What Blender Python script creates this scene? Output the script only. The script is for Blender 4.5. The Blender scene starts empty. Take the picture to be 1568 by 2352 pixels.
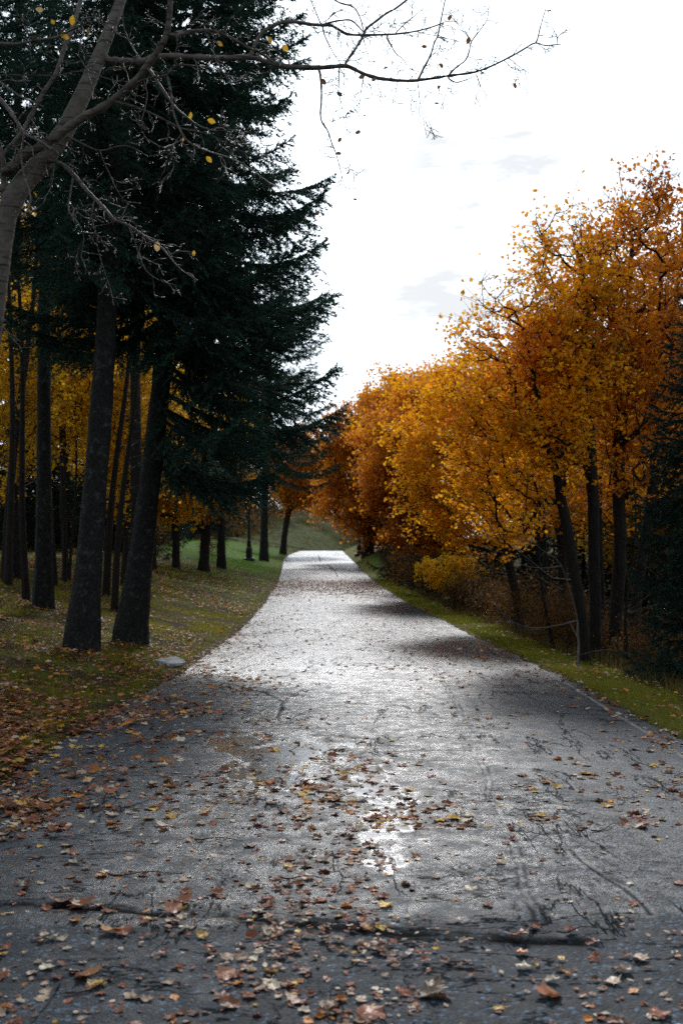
import bpy, math
import numpy as np
from mathutils import Vector
R = math.radians
rs = np.random.RandomState
sc = bpy.context.scene
COL = sc.collection
F, CX, HY, H0 = 2600.0, 784.0, 1215.0, 1.6      # lens in photo pixels, centre column, horizon row, eye height

# ------------------------------------------------------------------ helpers
def link(o): COL.objects.link(o); return o
def tag(o, label=None, cat=None, group=None, kind=None):
    if label: o['label'] = label
    if cat: o['category'] = cat
    if group: o['group'] = group
    if kind: o['kind'] = kind
    return o
def empty(name, loc, rz=0.0, s=1.0):
    o = bpy.data.objects.new(name, None); link(o)
    o.location = loc; o.rotation_euler = (0, 0, rz); o.scale = (s, s, s); return o
def mesh(name, V, Fc, mats=None, cols=None, smooth=False, attrs=None, midx=None):
    """V (n,3); Fc list of index arrays, each (m,k)"""
    V = np.asarray(V, np.float32)
    Fc = [np.asarray(f, np.int32) for f in Fc if len(f)]
    me = bpy.data.meshes.new(name)
    me.vertices.add(len(V)); me.vertices.foreach_set('co', V.ravel())
    nl = sum(f.size for f in Fc); npoly = sum(len(f) for f in Fc)
    me.loops.add(nl); me.loops.foreach_set('vertex_index', np.concatenate([f.ravel() for f in Fc]))
    tot = np.concatenate([np.full(len(f), f.shape[1], np.int32) for f in Fc])
    start = np.concatenate([[0], np.cumsum(tot)[:-1]]).astype(np.int32)
    me.polygons.add(npoly); me.polygons.foreach_set('loop_start', start)
    try: me.polygons.foreach_set('loop_total', tot)
    except Exception: pass
    me.polygons.foreach_set('use_smooth', np.full(npoly, smooth, bool))
    if cols is not None:
        a = me.color_attributes.new('Col', 'FLOAT_COLOR', 'POINT')
        c = np.ones((len(V), 4), np.float32); c[:, :3] = cols
        a.data.foreach_set('color', c.ravel())
    if attrs:
        for k, v in attrs.items():
            a = me.attributes.new(k, 'FLOAT', 'POINT'); a.data.foreach_set('value', np.asarray(v, np.float32))
    for m in (mats or []): me.materials.append(m)
    if midx is not None: me.polygons.foreach_set('material_index', np.asarray(midx, np.int32))
    me.update(calc_edges=True)
    return me
def obj(name, me, parent=None):
    o = bpy.data.objects.new(name, me); link(o)
    if parent: o.parent = parent
    return o
def smooth01(x): x = np.clip(x, 0, 1); return x*x*(3-2*x)
def vnoise(x, y, seed=0):
    """value noise in [0,1]"""
    g = rs(seed).rand(256, 256)
    xi = np.floor(x).astype(int); yi = np.floor(y).astype(int)
    fx = smooth01(x-xi); fy = smooth01(y-yi)
    a = g[xi % 256, yi % 256]; b = g[(xi+1) % 256, yi % 256]; c = g[xi % 256, (yi+1) % 256]; d = g[(xi+1) % 256, (yi+1) % 256]
    return (a*(1-fx)+b*fx)*(1-fy)+(c*(1-fx)+d*fx)*fy
def fbm(x, y, seed=0, n=4):
    s = 0; a = .5; t = 0
    for k in range(n):
        s = s+a*vnoise(x*2**k+17*k, y*2**k-9*k, seed+k); t += a; a *= .5
    return s/t

# ------------------------------------------------------------------ materials
def new_mat(name):
    m = bpy.data.materials.new(name); m.use_nodes = True
    nt = m.node_tree; nt.nodes.clear()
    return m, nt.nodes, nt.links
def nd(ns, t, **kw):
    n = ns.new(t)
    for k, v in kw.items():
        if hasattr(n, k): setattr(n, k, v)
        else: n.inputs[k].default_value = v
    return n
def ramp(ns, pts):
    r = ns.new('ShaderNodeValToRGB'); e = r.color_ramp.elements
    while len(e) > 1: e.remove(e[-1])
    e[0].position = pts[0][0]; e[0].color = (*pts[0][1], 1)
    for p, c in pts[1:]:
        q = e.new(p); q.color = (*c, 1)
    return r
def math_n(ns, ls, op, a, b=None, c=None):
    n = ns.new('ShaderNodeMath'); n.operation = op
    for i, v in enumerate((a, b, c)):
        if v is None: continue
        if isinstance(v, (int, float)): n.inputs[i].default_value = v
        else: ls.new(v, n.inputs[i])
    return n.outputs[0]
def mixc(ns, ls, fac, a, b, mode='MIX'):
    n = ns.new('ShaderNodeMix'); n.data_type = 'RGBA'; n.blend_type = mode
    for s, v in ((n.inputs[0], fac), (n.inputs[6], a), (n.inputs[7], b)):
        if isinstance(v, (int, float)): s.default_value = v
        elif isinstance(v, tuple): s.default_value = (*v, 1)
        else: ls.new(v, s)
    return n.outputs[2]

def leaf_mat(name, trans=.5, rough=.45, use_obj=False, spec=.4, gain=1.0):
    m, ns, ls = new_mat(name)
    if use_obj: c = ns.new('ShaderNodeObjectInfo').outputs['Color']
    else:
        c = nd(ns, 'ShaderNodeAttribute', attribute_name='Col').outputs['Color']
    tc = ns.new('ShaderNodeTexCoord')
    no = nd(ns, 'ShaderNodeTexNoise', Scale=60.0); ls.new(tc.outputs['Object'], no.inputs['Vector'])
    r = ramp(ns, [(.3, (.82, .82, .82)), (.7, (1.2, 1.2, 1.2))]); ls.new(no.outputs['Fac'], r.inputs[0])
    c = mixc(ns, ls, 1.0, c, r.outputs[0], 'MULTIPLY')
    p = nd(ns, 'ShaderNodeBsdfPrincipled', Roughness=rough); p.inputs['Specular IOR Level'].default_value = spec
    ls.new(c, p.inputs['Base Color'])
    out = ns.new('ShaderNodeOutputMaterial')
    if trans > 0:
        t = ns.new('ShaderNodeBsdfTranslucent'); ls.new(c, t.inputs[0])
        mx = ns.new('ShaderNodeMixShader'); mx.inputs[0].default_value = trans
        ls.new(p.outputs[0], mx.inputs[1]); ls.new(t.outputs[0], mx.inputs[2]); ls.new(mx.outputs[0], out.inputs[0])
    else: ls.new(p.outputs[0], out.inputs[0])
    return m
def bark_mat(name, dark, light, sx=6.0, sz=1.2, bump=.6, lichen=None, bands=False, rough=.85):
    m, ns, ls = new_mat(name)
    tc = ns.new('ShaderNodeTexCoord'); mp = ns.new('ShaderNodeMapping'); mp.inputs['Scale'].default_value = (sx, sx, sz)
    ls.new(tc.outputs['Object'], mp.inputs[0])
    n1 = nd(ns, 'ShaderNodeTexNoise', Scale=5.0, Detail=6.0, Roughness=.65); ls.new(mp.outputs[0], n1.inputs['Vector'])
    v = nd(ns, 'ShaderNodeTexVoronoi', Scale=6.0); ls.new(mp.outputs[0], v.inputs['Vector'])
    r = ramp(ns, [(.32, dark), (.68, light)]); ls.new(n1.outputs['Fac'], r.inputs[0])
    c = r.outputs[0]
    if lichen:
        n2 = nd(ns, 'ShaderNodeTexNoise', Scale=9.0, Detail=5.0, Roughness=.7); ls.new(tc.outputs['Object'], n2.inputs['Vector'])
        r2 = ramp(ns, [(.55, (0, 0, 0)), (.66, (1, 1, 1))]); ls.new(n2.outputs['Fac'], r2.inputs[0])
        c = mixc(ns, ls, r2.outputs[0], c, lichen)
    if bands:
        mp2 = ns.new('ShaderNodeMapping'); mp2.inputs['Scale'].default_value = (3, 3, 38)
        ls.new(tc.outputs['Object'], mp2.inputs[0])
        n3 = nd(ns, 'ShaderNodeTexNoise', Scale=1.6, Detail=3.0); ls.new(mp2.outputs[0], n3.inputs['Vector'])
        r3 = ramp(ns, [(.55, (1, 1, 1)), (.63, (.35, .33, .32))]); ls.new(n3.outputs['Fac'], r3.inputs[0])
        c = mixc(ns, ls, 1.0, c, r3.outputs[0], 'MULTIPLY')
    p = nd(ns, 'ShaderNodeBsdfPrincipled', Roughness=rough); ls.new(c, p.inputs['Base Color']); p.inputs['Specular IOR Level'].default_value = .2
    h = math_n(ns, ls, 'ADD', n1.outputs['Fac'], v.outputs['Distance'])
    b = nd(ns, 'ShaderNodeBump', Strength=bump, Distance=.02); ls.new(h, b.inputs['Height']); ls.new(b.outputs[0], p.inputs['Normal'])
    out = ns.new('ShaderNodeOutputMaterial'); ls.new(p.outputs[0], out.inputs[0])
    return m
def plain_mat(name, col, rough=.5, metal=0.0, var=.25, scale=8.0, bump=.15):
    m, ns, ls = new_mat(name)
    tc = ns.new('ShaderNodeTexCoord')
    n1 = nd(ns, 'ShaderNodeTexNoise', Scale=scale, Detail=5.0); ls.new(tc.outputs['Object'], n1.inputs['Vector'])
    r = ramp(ns, [(.3, tuple(x*(1-var) for x in col)), (.7, tuple(min(1, x*(1+var)) for x in col))]); ls.new(n1.outputs['Fac'], r.inputs[0])
    p = nd(ns, 'ShaderNodeBsdfPrincipled', Roughness=rough, Metallic=metal); ls.new(r.outputs[0], p.inputs['Base Color'])
    b = nd(ns, 'ShaderNodeBump', Strength=bump, Distance=.02); ls.new(n1.outputs['Fac'], b.inputs['Height']); ls.new(b.outputs[0], p.inputs['Normal'])
    out = ns.new('ShaderNodeOutputMaterial'); ls.new(p.outputs[0], out.inputs[0])
    return m

M_LEAF = leaf_mat('maple_leaf', .62, .55, spec=.15)
M_NEEDLE = leaf_mat('spruce_needle', .3, .7, spec=.12)
M_LITTER = leaf_mat('fallen_leaf', .2, .55, spec=.25)
M_LITTERO = leaf_mat('fallen_leaf_tint', .2, .45, use_obj=True, spec=.4)
M_GRASS = leaf_mat('grass_blade', .45, .8, spec=.08)
M_SPRUCEBARK = bark_mat('spruce_bark', (.007, .0065, .006), (.026, .025, .024), 5, 3, .9, lichen=(.055, .06, .057))
M_MAPLEBARK = bark_mat('maple_bark', (.010, .008, .007), (.03, .024, .021), 6, 1.2, .7)
M_PALEBARK = bark_mat('pale_bark', (.12, .105, .10), (.26, .24, .22), 6, 2, .4)
M_SHRUB = bark_mat('shrub_bark', (.05, .044, .042), (.13, .12, .11), 6, 2, .4)
M_BIRCHBARK = bark_mat('birch_bark', (.075, .062, .055), (.15, .13, .112), 4, 4, .25, bands=True, rough=.6)
M_IRON = plain_mat('black_iron', (.012, .013, .015), .35, .6, .3, 12)
M_GLASS = plain_mat('lantern_glass', (.35, .37, .38), .2, 0, .1, 4)
M_ROCK = plain_mat('grey_rock', (.20, .21, .22), .8, 0, .6, 9, .8)
M_TWIG = bark_mat('wet_twig', (.03, .02, .015), (.09, .06, .045), 20, 20, .4, rough=.45)

# ------------------------------------------------------------------ road and ground shape
YT = [-30, 0, 6, 9.2, 16, 26, 40, 59, 80, 100, 130, 138, 150, 170, 200, 600]
ZT = [0, 0, -.01, -.08, -.34, -.68, -.96, -1.12, -1.12, -1.05, -.90, -1.1, -1.9, -2.6, -3, -3]
LY = [-30, 0, 9, 16, 26, 40, 59, 80, 100, 115, 130, 140, 150, 165, 180, 600]
LX = [-2.5, -2.4, -2.25, -2.15, -2.3, -2.7, -3.3, -4.2, -5.1, -5.3, -4.7, -3.2, 0, 8, 20, 60]
RX = [3, 3, 2.77, 2.87, 2.76, 2.3, 1.72, 1.35, .9, .55, .15, 1.8, 5, 13, 25, 66]
_yy = np.arange(-30, 600.5, .5)
def _sm(T, V, w):
    v = np.interp(_yy, T, V); k = np.ones(w)/w
    return np.convolve(np.pad(v, w//2, mode='edge'), k, 'valid')[:len(_yy)]
_zs, _ls, _rs = _sm(YT, ZT, 9), _sm(LY, LX, 7), _sm(LY, RX, 7)
def zr(Y): return np.interp(Y, _yy, _zs)
def Lx(Y): return np.interp(Y, _yy, _ls)
def Rx(Y): return np.interp(Y, _yy, _rs)
def gz(X, Y):
    X = np.asarray(X, float); Y = np.asarray(Y, float)
    z = zr(Y); dl = Lx(Y)-X; dr = X-Rx(Y)
    n = (fbm(X*.35+50, Y*.35+50, 3)-.5)*.28+(fbm(X*1.7+9, Y*1.7, 8, 3)-.5)*.10
    a = np.clip(dl, 0, None)
    left = .02+.02*np.minimum(a, .3)+.21*np.clip(a-.3, 0, 7)+.07*np.clip(a-7.3, 0, 40)+n*smooth01(a/1.2)
    far = smooth01((Y-140)/12)*np.clip(.22*np.clip(a-2, 0, 26), 0, 4.5)
    left = left+far
    b = np.clip(dr, 0, None); hump = smooth01((Y-62)/28)*(1-smooth01((Y-136)/12))
    w = .75+.25*fbm(Y*.3, Y*0+3, 5, 2)
    drop = .04*np.minimum(b, w)+.42*np.clip(b-w, 0, 4.2)-.06*np.clip(b-12, 0, 45)
    right = .01-drop*(1-hump)+hump*(.45*np.minimum(b, 2.2)+.03*np.clip(b-2.2, 0, 20))+n*smooth01(b/1.5)
    rfar = smooth01((Y-170)/40)*5*smooth01(b/10)
    inside = (dl < 0) & (dr < 0)
    mid = -.05+np.zeros_like(z)
    return z+np.where(inside, mid, np.where(dl >= 0, left, right+rfar))
def gpx(px, Y): return (px-CX)/F*Y
def road_pt(px, py):
    """photo pixel on the road -> ground point"""
    ys = np.linspace(2.5, 130, 6000); pr = HY+F*(H0-zr(ys))/ys
    Y = float(np.interp(-py, -pr, ys)); return (gpx(px, Y), Y)

# ------------------------------------------------------------------ ground sheet
def build_ground():
    Ys = np.concatenate([np.arange(-25, 2, 1.0), np.arange(2, 30, .14), 30*np.exp(np.arange(0, 1.9, .006)), np.array([206, 215, 230, 250, 290, 340, 420, 560])])
    s = np.concatenate([np.arange(0, 6, .12), 6*np.exp(np.arange(0, 4.2, .05))])
    cols = [('L', -q) for q in s[::-1]]+[('L', .07), ('M', .5), ('R', -.07)]+[('R', q) for q in s]
    X = np.zeros((len(Ys), len(cols)))
    for j, (k, q) in enumerate(cols):
        X[:, j] = Lx(Ys)-.02+q if k == 'L' else Rx(Ys)+.02+q if k == 'R' else (Lx(Ys)+Rx(Ys))/2
    Y = np.repeat(Ys[:, None], len(cols), 1)
    Z = gz(X, Y)
    nr, nc = X.shape; I = np.arange(nr*nc).reshape(nr, nc)
    q = np.stack([I[:-1, :-1], I[:-1, 1:], I[1:, 1:], I[1:, :-1]], -1).reshape(-1, 4)
    dl = Lx(Y)-X
    lawn = (1-.8*smooth01((Y-112)/16))*smooth01((Y-56-6*fbm(X*.2+3, Y*.2, 9))/6)*smooth01((dl-.1)/1.5)
    lawn = np.maximum(lawn, smooth01((Y-20)/10)*smooth01((X-Rx(Y))/.3)*smooth01((1.6-(X-Rx(Y)))/.5))
    verge = ((X-Rx(Y)) > -0.01)*smooth01((1.25-(X-Rx(Y)))/.4)
    m, ns, ls = new_mat('forest_floor')
    tc = ns.new('ShaderNodeTexCoord')
    nA = nd(ns, 'ShaderNodeTexNoise', Scale=1.3, Detail=5.0); ls.new(tc.outputs['Object'], nA.inputs['Vector'])
    nB = nd(ns, 'ShaderNodeTexNoise', Scale=28.0, Detail=6.0, Roughness=.7); ls.new(tc.outputs['Object'], nB.inputs['Vector'])
    vL = nd(ns, 'ShaderNodeTexVoronoi', Scale=14.0); ls.new(tc.outputs['Object'], vL.inputs['Vector'])
    soil = ramp(ns, [(.3, (.018, .013, .008)), (.7, (.055, .038, .018))]); ls.new(nB.outputs['Fac'], soil.inputs[0])
    grs = ramp(ns, [(.3, (.03, .036, .006)), (.7, (.12, .12, .018))]); ls.new(nB.outputs['Fac'], grs.inputs[0])
    fa = ramp(ns, [(.42, (0, 0, 0)), (.6, (1, 1, 1))]); ls.new(nA.outputs['Fac'], fa.inputs[0])
    base = mixc(ns, ls, fa.outputs[0], soil.outputs[0], grs.outputs[0])
    lw = ramp(ns, [(.3, (.025, .06, .010)), (.7, (.07, .14, .02))]); ls.new(nB.outputs['Fac'], lw.inputs[0])
    at = nd(ns, 'ShaderNodeAttribute', attribute_name='lawn'); base = mixc(ns, ls, at.outputs['Fac'], base, lw.outputs[0])
    av = nd(ns, 'ShaderNodeAttribute', attribute_name='verge')
    vr = ramp(ns, [(.3, (.05, .05, .010)), (.7, (.16, .155, .025))]); ls.new(nB.outputs['Fac'], vr.inputs[0])
    base = mixc(ns, ls, av.outputs['Fac'], base, vr.outputs[0])
    p = nd(ns, 'ShaderNodeBsdfPrincipled', Roughness=.9); p.inputs['Specular IOR Level'].default_value = .05; ls.new(base, p.inputs['Base Color'])
    b = nd(ns, 'ShaderNodeBump', Strength=.8, Distance=.04); ls.new(nB.outputs['Fac'], b.inputs['Height']); ls.new(b.outputs[0], p.inputs['Normal'])
    out = ns.new('ShaderNodeOutputMaterial'); ls.new(p.outputs[0], out.inputs[0])
    me = mesh('ground', np.stack([X, Y, Z], -1).reshape(-1, 3), [q], [m], smooth=True, attrs={'lawn': lawn.ravel(), 'verge': verge.ravel()})
    tag(obj('ground', me), 'sloping park ground of dark soil, grass and fallen leaves beside the road', kind='structure')
build_ground()

# ------------------------------------------------------------------ road
def seg_dist(X, Y, pts, wob=.0, seed=0):
    d = np.full(X.shape, 1e3)
    for (x0, y0), (x1, y1) in zip(pts[:-1], pts[1:]):
        vx, vy = x1-x0, y1-y0; L2 = vx*vx+vy*vy+1e-9
        t = np.clip(((X-x0)*vx+(Y-y0)*vy)/L2, 0, 1)
        d = np.minimum(d, np.hypot(X-x0-t*vx, Y-y0-t*vy))
    return d
def build_road():
    Ys = np.concatenate([np.arange(-12, 2.6, .4), 2.6*np.exp(np.arange(0, 1.66, .0030)), 13.7*np.exp(np.arange(0, 2.6, .008))])
    S = np.linspace(0, 1, 430)
    edge = (fbm(Ys*2.2, Ys*0+1, 31)-.5)*.34
    edge2 = (fbm(Ys*2.0, Ys*0+7, 37)-.5)*.20
    Le = Lx(Ys)+edge-.12; Re = Rx(Ys)+edge2+.03
    X = Le[:, None]+(Re-Le)[:, None]*S[None]; Y = np.repeat(Ys[:, None], len(S), 1)
    wob_ = lambda y: np.sin(y*.9)+.5*np.sin(y*2.3+1)
    # wobble of crack lines
    wx = (fbm(X*3, Y*2, 41, 5)-.5)*.11; wy = (fbm(X*3+40, Y*2, 45, 5)-.5)*.11
    P = lambda L: [road_pt(*p) for p in L]
    Xw, Yw = X+wx, Y+wy
    c1 = seg_dist(Xw, Yw, [(-3, 4.75)]+P([(0, 2080), (150, 2085), (330, 2100), (500, 2098), (640, 2108), (760, 2125), (900, 2137), (1050, 2140), (1200, 2150), (1330, 2155)]))
    c2 = seg_dist(Xw, Yw, P([(990, 1520), (1015, 1560), (1040, 1610), (1075, 1680), (1110, 1770), (1140, 1850), (1175, 1950), (1205, 2040), (1240, 2110)]))
    c3 = seg_dist(Xw, Yw, P([(728, 1395), (745, 1470), (760, 1550), (800, 1620), (812, 1665), (800, 1740)]))
    c4 = seg_dist(X+wx*.3, Y+wy*.3, P([(1090, 1452), (1180, 1500), (1260, 1545), (1400, 1628), (1568, 1735), (1700, 1830)]))
    c5 = seg_dist(Xw, Yw, P([(470, 1560), (540, 1573), (610, 1592), (648, 1612), (640, 1650)]))
    c6 = np.minimum(seg_dist(Xw, Y, P([(752, 1297), (768, 1310), (776, 1326)])), seg_dist(Xw, Y, P([(731, 1274), (736, 1292)])))
    c7 = seg_dist(Xw, Yw, P([(1300, 1950), (1380, 2010), (1430, 2050), (1480, 2100)]))
    c8 = seg_dist(Xw, Yw, P([(890, 1720), (900, 1850), (905, 1950), (900, 2030)]))
    c9 = seg_dist(Xw, Yw, P([(1290, 1880), (1240, 1810), (1200, 1760)]))
    pz = np.clip(Y/6, .6, 4)
    ex = lambda d, w: np.exp(-(d/w)**2)
    crack = np.maximum.reduce([np.maximum(ex(c1, .022+.04*fbm(X*5, Y*5, 4))*(.4+.6*smooth01((fbm(X*6, Y*6, 14)-.3)/.2)), .7*ex(c1-.07+.05*fbm(X*3, Y*9, 24), .012)*smooth01((fbm(X*3, Y*3, 15)-.42)/.1)), .8*ex(c2-.02, .011)*vnoise(X*4, Y*4, 66), .9*ex(c5, .022), ex(c6, .05), .75*ex(c7, .010), .25*ex(c4-.02, .015)])
    seam = np.maximum.reduce([.6*ex(c2+.02*(fbm(X*20, Y*12, 68)-.5), .012)*smooth01((vnoise(X*9, Y*4.5, 6)-.4)/.3), .6*ex(c3, .03)*(.3+.7*vnoise(X*8, Y*3, 7)), .8*ex(c4, .022), .35*ex(c7-.02, .012), .4*ex(c9, .03)])
    # standing water and damp zones (wetness of the surface)
    def blob(px, py, rx, ry):
        x, y = road_pt(px, py); return ((X-x)/rx)**2+((Y-y)/ry)**2
    nz = fbm(X*1.3+11, Y*.8+5, 51, 5); nf = fbm(X*9, Y*6, 57, 4)
    pud = np.maximum.reduce([1.15-blob(690, 1740, .40, 1.0), 1.1-blob(625, 1630, .22, 1.1), 1.0-blob(880, 1830, .20, 1.3),                              .65-blob(885, 1950, .16, .7), .8-blob(560, 1700, .3, .6)])
    pud = smooth01((pud+(nz-.5)*3.0+(nf-.5)*2.6-.1)/1.0)
    damp = np.maximum(smooth01((nz*1.1+(nf-.5)*.6-.40)/.25), smooth01((Y-10)/8)*.22)*smooth01((1.75-X+.05*(Y-8)+.5*(fbm(Y*.6, X*.6, 3)-.5))/.8)
    cen = np.exp(-np.clip(np.abs(X-.10-.12*wob_(Y))-.5, 0, None)**2/.22)  # extra damp down the centre, shaped to strengthen the bright sheen
    damp = np.where(Y < 14, damp*(.35+.65*cen)+1.2*cen*smooth01((Y-4.2)/2), damp)
    damp = np.clip(damp*.85+.12, 0, 1)*(1-.55*smooth01((Y-13)/8)*(1.5-1.6*fbm(X*2.4, Y*.10, 301, 3)))*(1-.7*smooth01((4.72+.06*X-Y)/.12))
    dryr = smooth01((X-1.5+.6*(nz-.5))/.9)
    allig = smooth01((1.45-np.abs(X-.55+.1*(Y-5)))/.7)*smooth01((Y-4.4)/.3)*smooth01((12-Y)/4)
    allig = allig*smooth01((fbm(X*.9+3, Y*.7, 71)-.36)/.2)
    near = smooth01((4.72+.06*X-Y)/.12)        # smoother newer surface this side of the cross joint
    crown = -.018*(2*S[None]-1)**2
    micro = (fbm(X*2.0, Y*1.2, 77, 4)-.5)*.022+(fbm(X*14, Y*9, 79, 3)-.5)*.004
    Z = zr(Y)+crown+micro*(1-.8*pud)-.011*np.maximum.reduce([ex(c1, .03)*smooth01((fbm(X*6, Y*6, 14)-.3)/.2), .8*ex(c5, .02)])*(1-.6*pud)-.012*near*ex(c1, .5)
    Z = Z-.0*near+.004
    dep = np.where(S[None] < .03, 1, 0)*.02+np.where(S[None] > .985, 1, 0)*.03
    Z = Z-dep
    nr, nc = X.shape; I = np.arange(nr*nc).reshape(nr, nc)
    q = np.stack([I[:-1, :-1], I[:-1, 1:], I[1:, 1:], I[1:, :-1]], -1).reshape(-1, 4)
    m, ns, ls = new_mat('wet_asphalt')
    tc = ns.new('ShaderNodeTexCoord'); O = tc.outputs['Object']
    A = lambda n: nd(ns, 'ShaderNodeAttribute', attribute_name=n).outputs['Fac']
    stones = nd(ns, 'ShaderNodeTexVoronoi', Scale=70.0); ls.new(O, stones.inputs['Vector'])
    fine = nd(ns, 'ShaderNodeTexNoise', Scale=140.0, Detail=4.0, Roughness=.7); ls.new(O, fine.inputs['Vector'])
    mid = nd(ns, 'ShaderNodeTexNoise', Scale=3.0, Detail=6.0, Roughness=.65); ls.new(O, mid.inputs['Vector'])
    big = nd(ns, 'ShaderNodeTexNoise', Scale=26.0, Detail=6.0, Roughness=.75); ls.new(O, big.inputs['Vector'])
    bc = ramp(ns, [(.3, (.004, .0075, .012)), (.62, (.013, .022, .033))]); ls.new(mid.outputs['Fac'], bc.inputs[0])
    sp = nd(ns, 'ShaderNodeSeparateColor'); ls.new(stones.outputs['Color'], sp.inputs[0])
    st = ramp(ns, [(.0, (.35, .35, .35)), (.7, (1.0, 1.0, 1.0)), (.9, (2.0, 2.0, 2.0)), (.97, (7, 7, 7))]); ls.new(sp.outputs[0], st.inputs[0])
    col = mixc(ns, ls, 1.0, bc.outputs[0], st.outputs[0], 'MULTIPLY')
    pn = nd(ns, 'ShaderNodeTexNoise', Scale=7.0, Detail=9.0, Roughness=.68); ls.new(O, pn.inputs['Vector'])
    pr = ramp(ns, [(.42, (.12, .12, .12)), (.56, (1, 1, 1))]); ls.new(pn.outputs['Fac'], pr.inputs[0])
    wet = math_n(ns, ls, 'MAXIMUM', A('pud'), math_n(ns, ls, 'MULTIPLY', math_n(ns, ls, 'MULTIPLY', A('damp'), .72), pr.outputs[0]))
    dry = mixc(ns, ls, .5, col, (.038, .050, .060))
    col = mixc(ns, ls, A('dryr'), col, dry)
    col = mixc(ns, ls, A('seam'), col, (.28, .29, .29))
    # alligator cracking
    dn = nd(ns, 'ShaderNodeTexNoise', Scale=6.0, Detail=6.0, Roughness=.7); ls.new(O, dn.inputs['Vector'])
    add = ns.new('ShaderNodeVectorMath'); add.operation = 'MULTIPLY_ADD'; ls.new(dn.outputs['Color'], add.inputs[0]); add.inputs[1].default_value = (.4, .4, .0); ls.new(O, add.inputs[2])
    vc = nd(ns, 'ShaderNodeTexVoronoi', Scale=9.0); vc.feature = 'DISTANCE_TO_EDGE'; ls.new(add.outputs[0], vc.inputs['Vector'])
    rc = ramp(ns, [(.0, (.9, .9, .9)), (.03, (0, 0, 0))]); ls.new(vc.outputs['Distance'], rc.inputs[0])
    al = math_n(ns, ls, 'MULTIPLY', rc.outputs[0], A('allig'))
    def wander(scale, loc, eps, th, det=7.0):
        mp = ns.new('ShaderNodeMapping'); mp.inputs['Scale'].default_value = scale; mp.inputs['Location'].default_value = loc; ls.new(O, mp.inputs[0])
        q = nd(ns, 'ShaderNodeTexNoise', Scale=1.0, Detail=det, Roughness=.62); ls.new(mp.outputs[0], q.inputs['Vector'])
        a_ = math_n(ns, ls, 'ABSOLUTE', math_n(ns, ls, 'SUBTRACT', q.outputs['Fac'], .5))
        r_ = ramp(ns, [(0, (1, 1, 1)), (eps, (0, 0, 0))]); ls.new(a_, r_.inputs[0])
        k_ = nd(ns, 'ShaderNodeTexNoise', Scale=.8, Detail=3.0); mk = ns.new('ShaderNodeMapping'); mk.inputs['Location'].default_value = (loc[1]+3, 5, 0); ls.new(O, mk.inputs[0]); ls.new(mk.outputs[0], k_.inputs['Vector'])
        r2 = ramp(ns, [(th, (0, 0, 0)), (th+.05, (1, 1, 1))]); ls.new(k_.outputs['Fac'], r2.inputs[0])
        return math_n(ns, ls, 'MULTIPLY', r_.outputs[0], r2.outputs[0])
    al = math_n(ns, ls, 'MAXIMUM', al, wander((1.3, .22, 1), (2, 7, 0), .006, .46))
    al = math_n(ns, ls, 'MAXIMUM', al, wander((.5, 1.6, 1), (5, 1, 0), .007, .52))
    al = math_n(ns, ls, 'MAXIMUM', al, wander((3.5, 2.2, 1), (1, 4, 0), .009, .57))
    ck = math_n(ns, ls, 'MAXIMUM', al, A('crack'))
    col = mixc(ns, ls, ck, col, (.008, .008, .008))
    p = ns.new('ShaderNodeBsdfPrincipled'); ls.new(col, p.inputs['Base Color']); ck1 = math_n(ns, ls, 'SUBTRACT', 1.0, ck); ls.new(math_n(ns, ls, 'MULTIPLY', wet, ck1), p.inputs['Coat Weight'])
    p.inputs['Coat IOR'].default_value = 1.45; ls.new(math_n(ns, ls, 'MULTIPLY_ADD', A('pud'), -.10, math_n(ns, ls, 'MULTIPLY_ADD', big.outputs['Fac'], .3, .14)), p.inputs['Coat Roughness'])
    rr = math_n(ns, ls, 'MULTIPLY_ADD', wet, -.34, math_n(ns, ls, 'MULTIPLY_ADD', A('far'), -.20, math_n(ns, ls, 'MULTIPLY_ADD', A('near'), .18, .54)))
    rr = math_n(ns, ls, 'MULTIPLY_ADD', A('pud'), -.05, rr)
    rr = math_n(ns, ls, 'MULTIPLY_ADD', math_n(ns, ls, 'SUBTRACT', big.outputs['Fac'], .5), .35, rr)
    rr = math_n(ns, ls, 'MAXIMUM', math_n(ns, ls, 'MULTIPLY_ADD', ck, .5, rr), .07)
    ls.new(rr, p.inputs['Roughness']); p.inputs['IOR'].default_value = 1.5
    ls.new(math_n(ns, ls, 'MULTIPLY_ADD', ck, -.24, .26), p.inputs['Specular IOR Level'])
    h = math_n(ns, ls, 'ADD', math_n(ns, ls, 'MULTIPLY', stones.outputs['Distance'], -1.3), math_n(ns, ls, 'ADD', fine.outputs['Fac'], math_n(ns, ls, 'MULTIPLY', big.outputs['Fac'], 1.3)))
    h = math_n(ns, ls, 'MULTIPLY_ADD', al, -1.6, h)
    bs = math_n(ns, ls, 'MULTIPLY_ADD', A('pud'), -.8, math_n(ns, ls, 'MULTIPLY_ADD', A('far'), -.45, math_n(ns, ls, 'MULTIPLY_ADD', pr.outputs[0], -.25, 1.0)))
    b = nd(ns, 'ShaderNodeBump', Distance=.0048); ls.new(bs, b.inputs['Strength']); ls.new(h, b.inputs['Height']); ls.new(b.outputs[0], p.inputs['Normal']); ls.new(b.outputs[0], p.inputs['Coat Normal'])
    out = ns.new('ShaderNodeOutputMaterial'); ls.new(p.outputs[0], out.inputs[0])
    me = mesh('road', np.stack([X, Y, Z], -1).reshape(-1, 3), [q], [m], smooth=True,
              attrs={'crack': crack.ravel(), 'seam': seam.ravel(), 'pud': pud.ravel(), 'damp': damp.ravel(), 'far': (smooth01((Y-11)/9)*np.ones_like(X)).ravel(), 'near': (near*np.ones_like(X)).ravel(), 'dryr': np.broadcast_to(dryr, X.shape).ravel(), 'allig': allig.ravel()})
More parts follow.
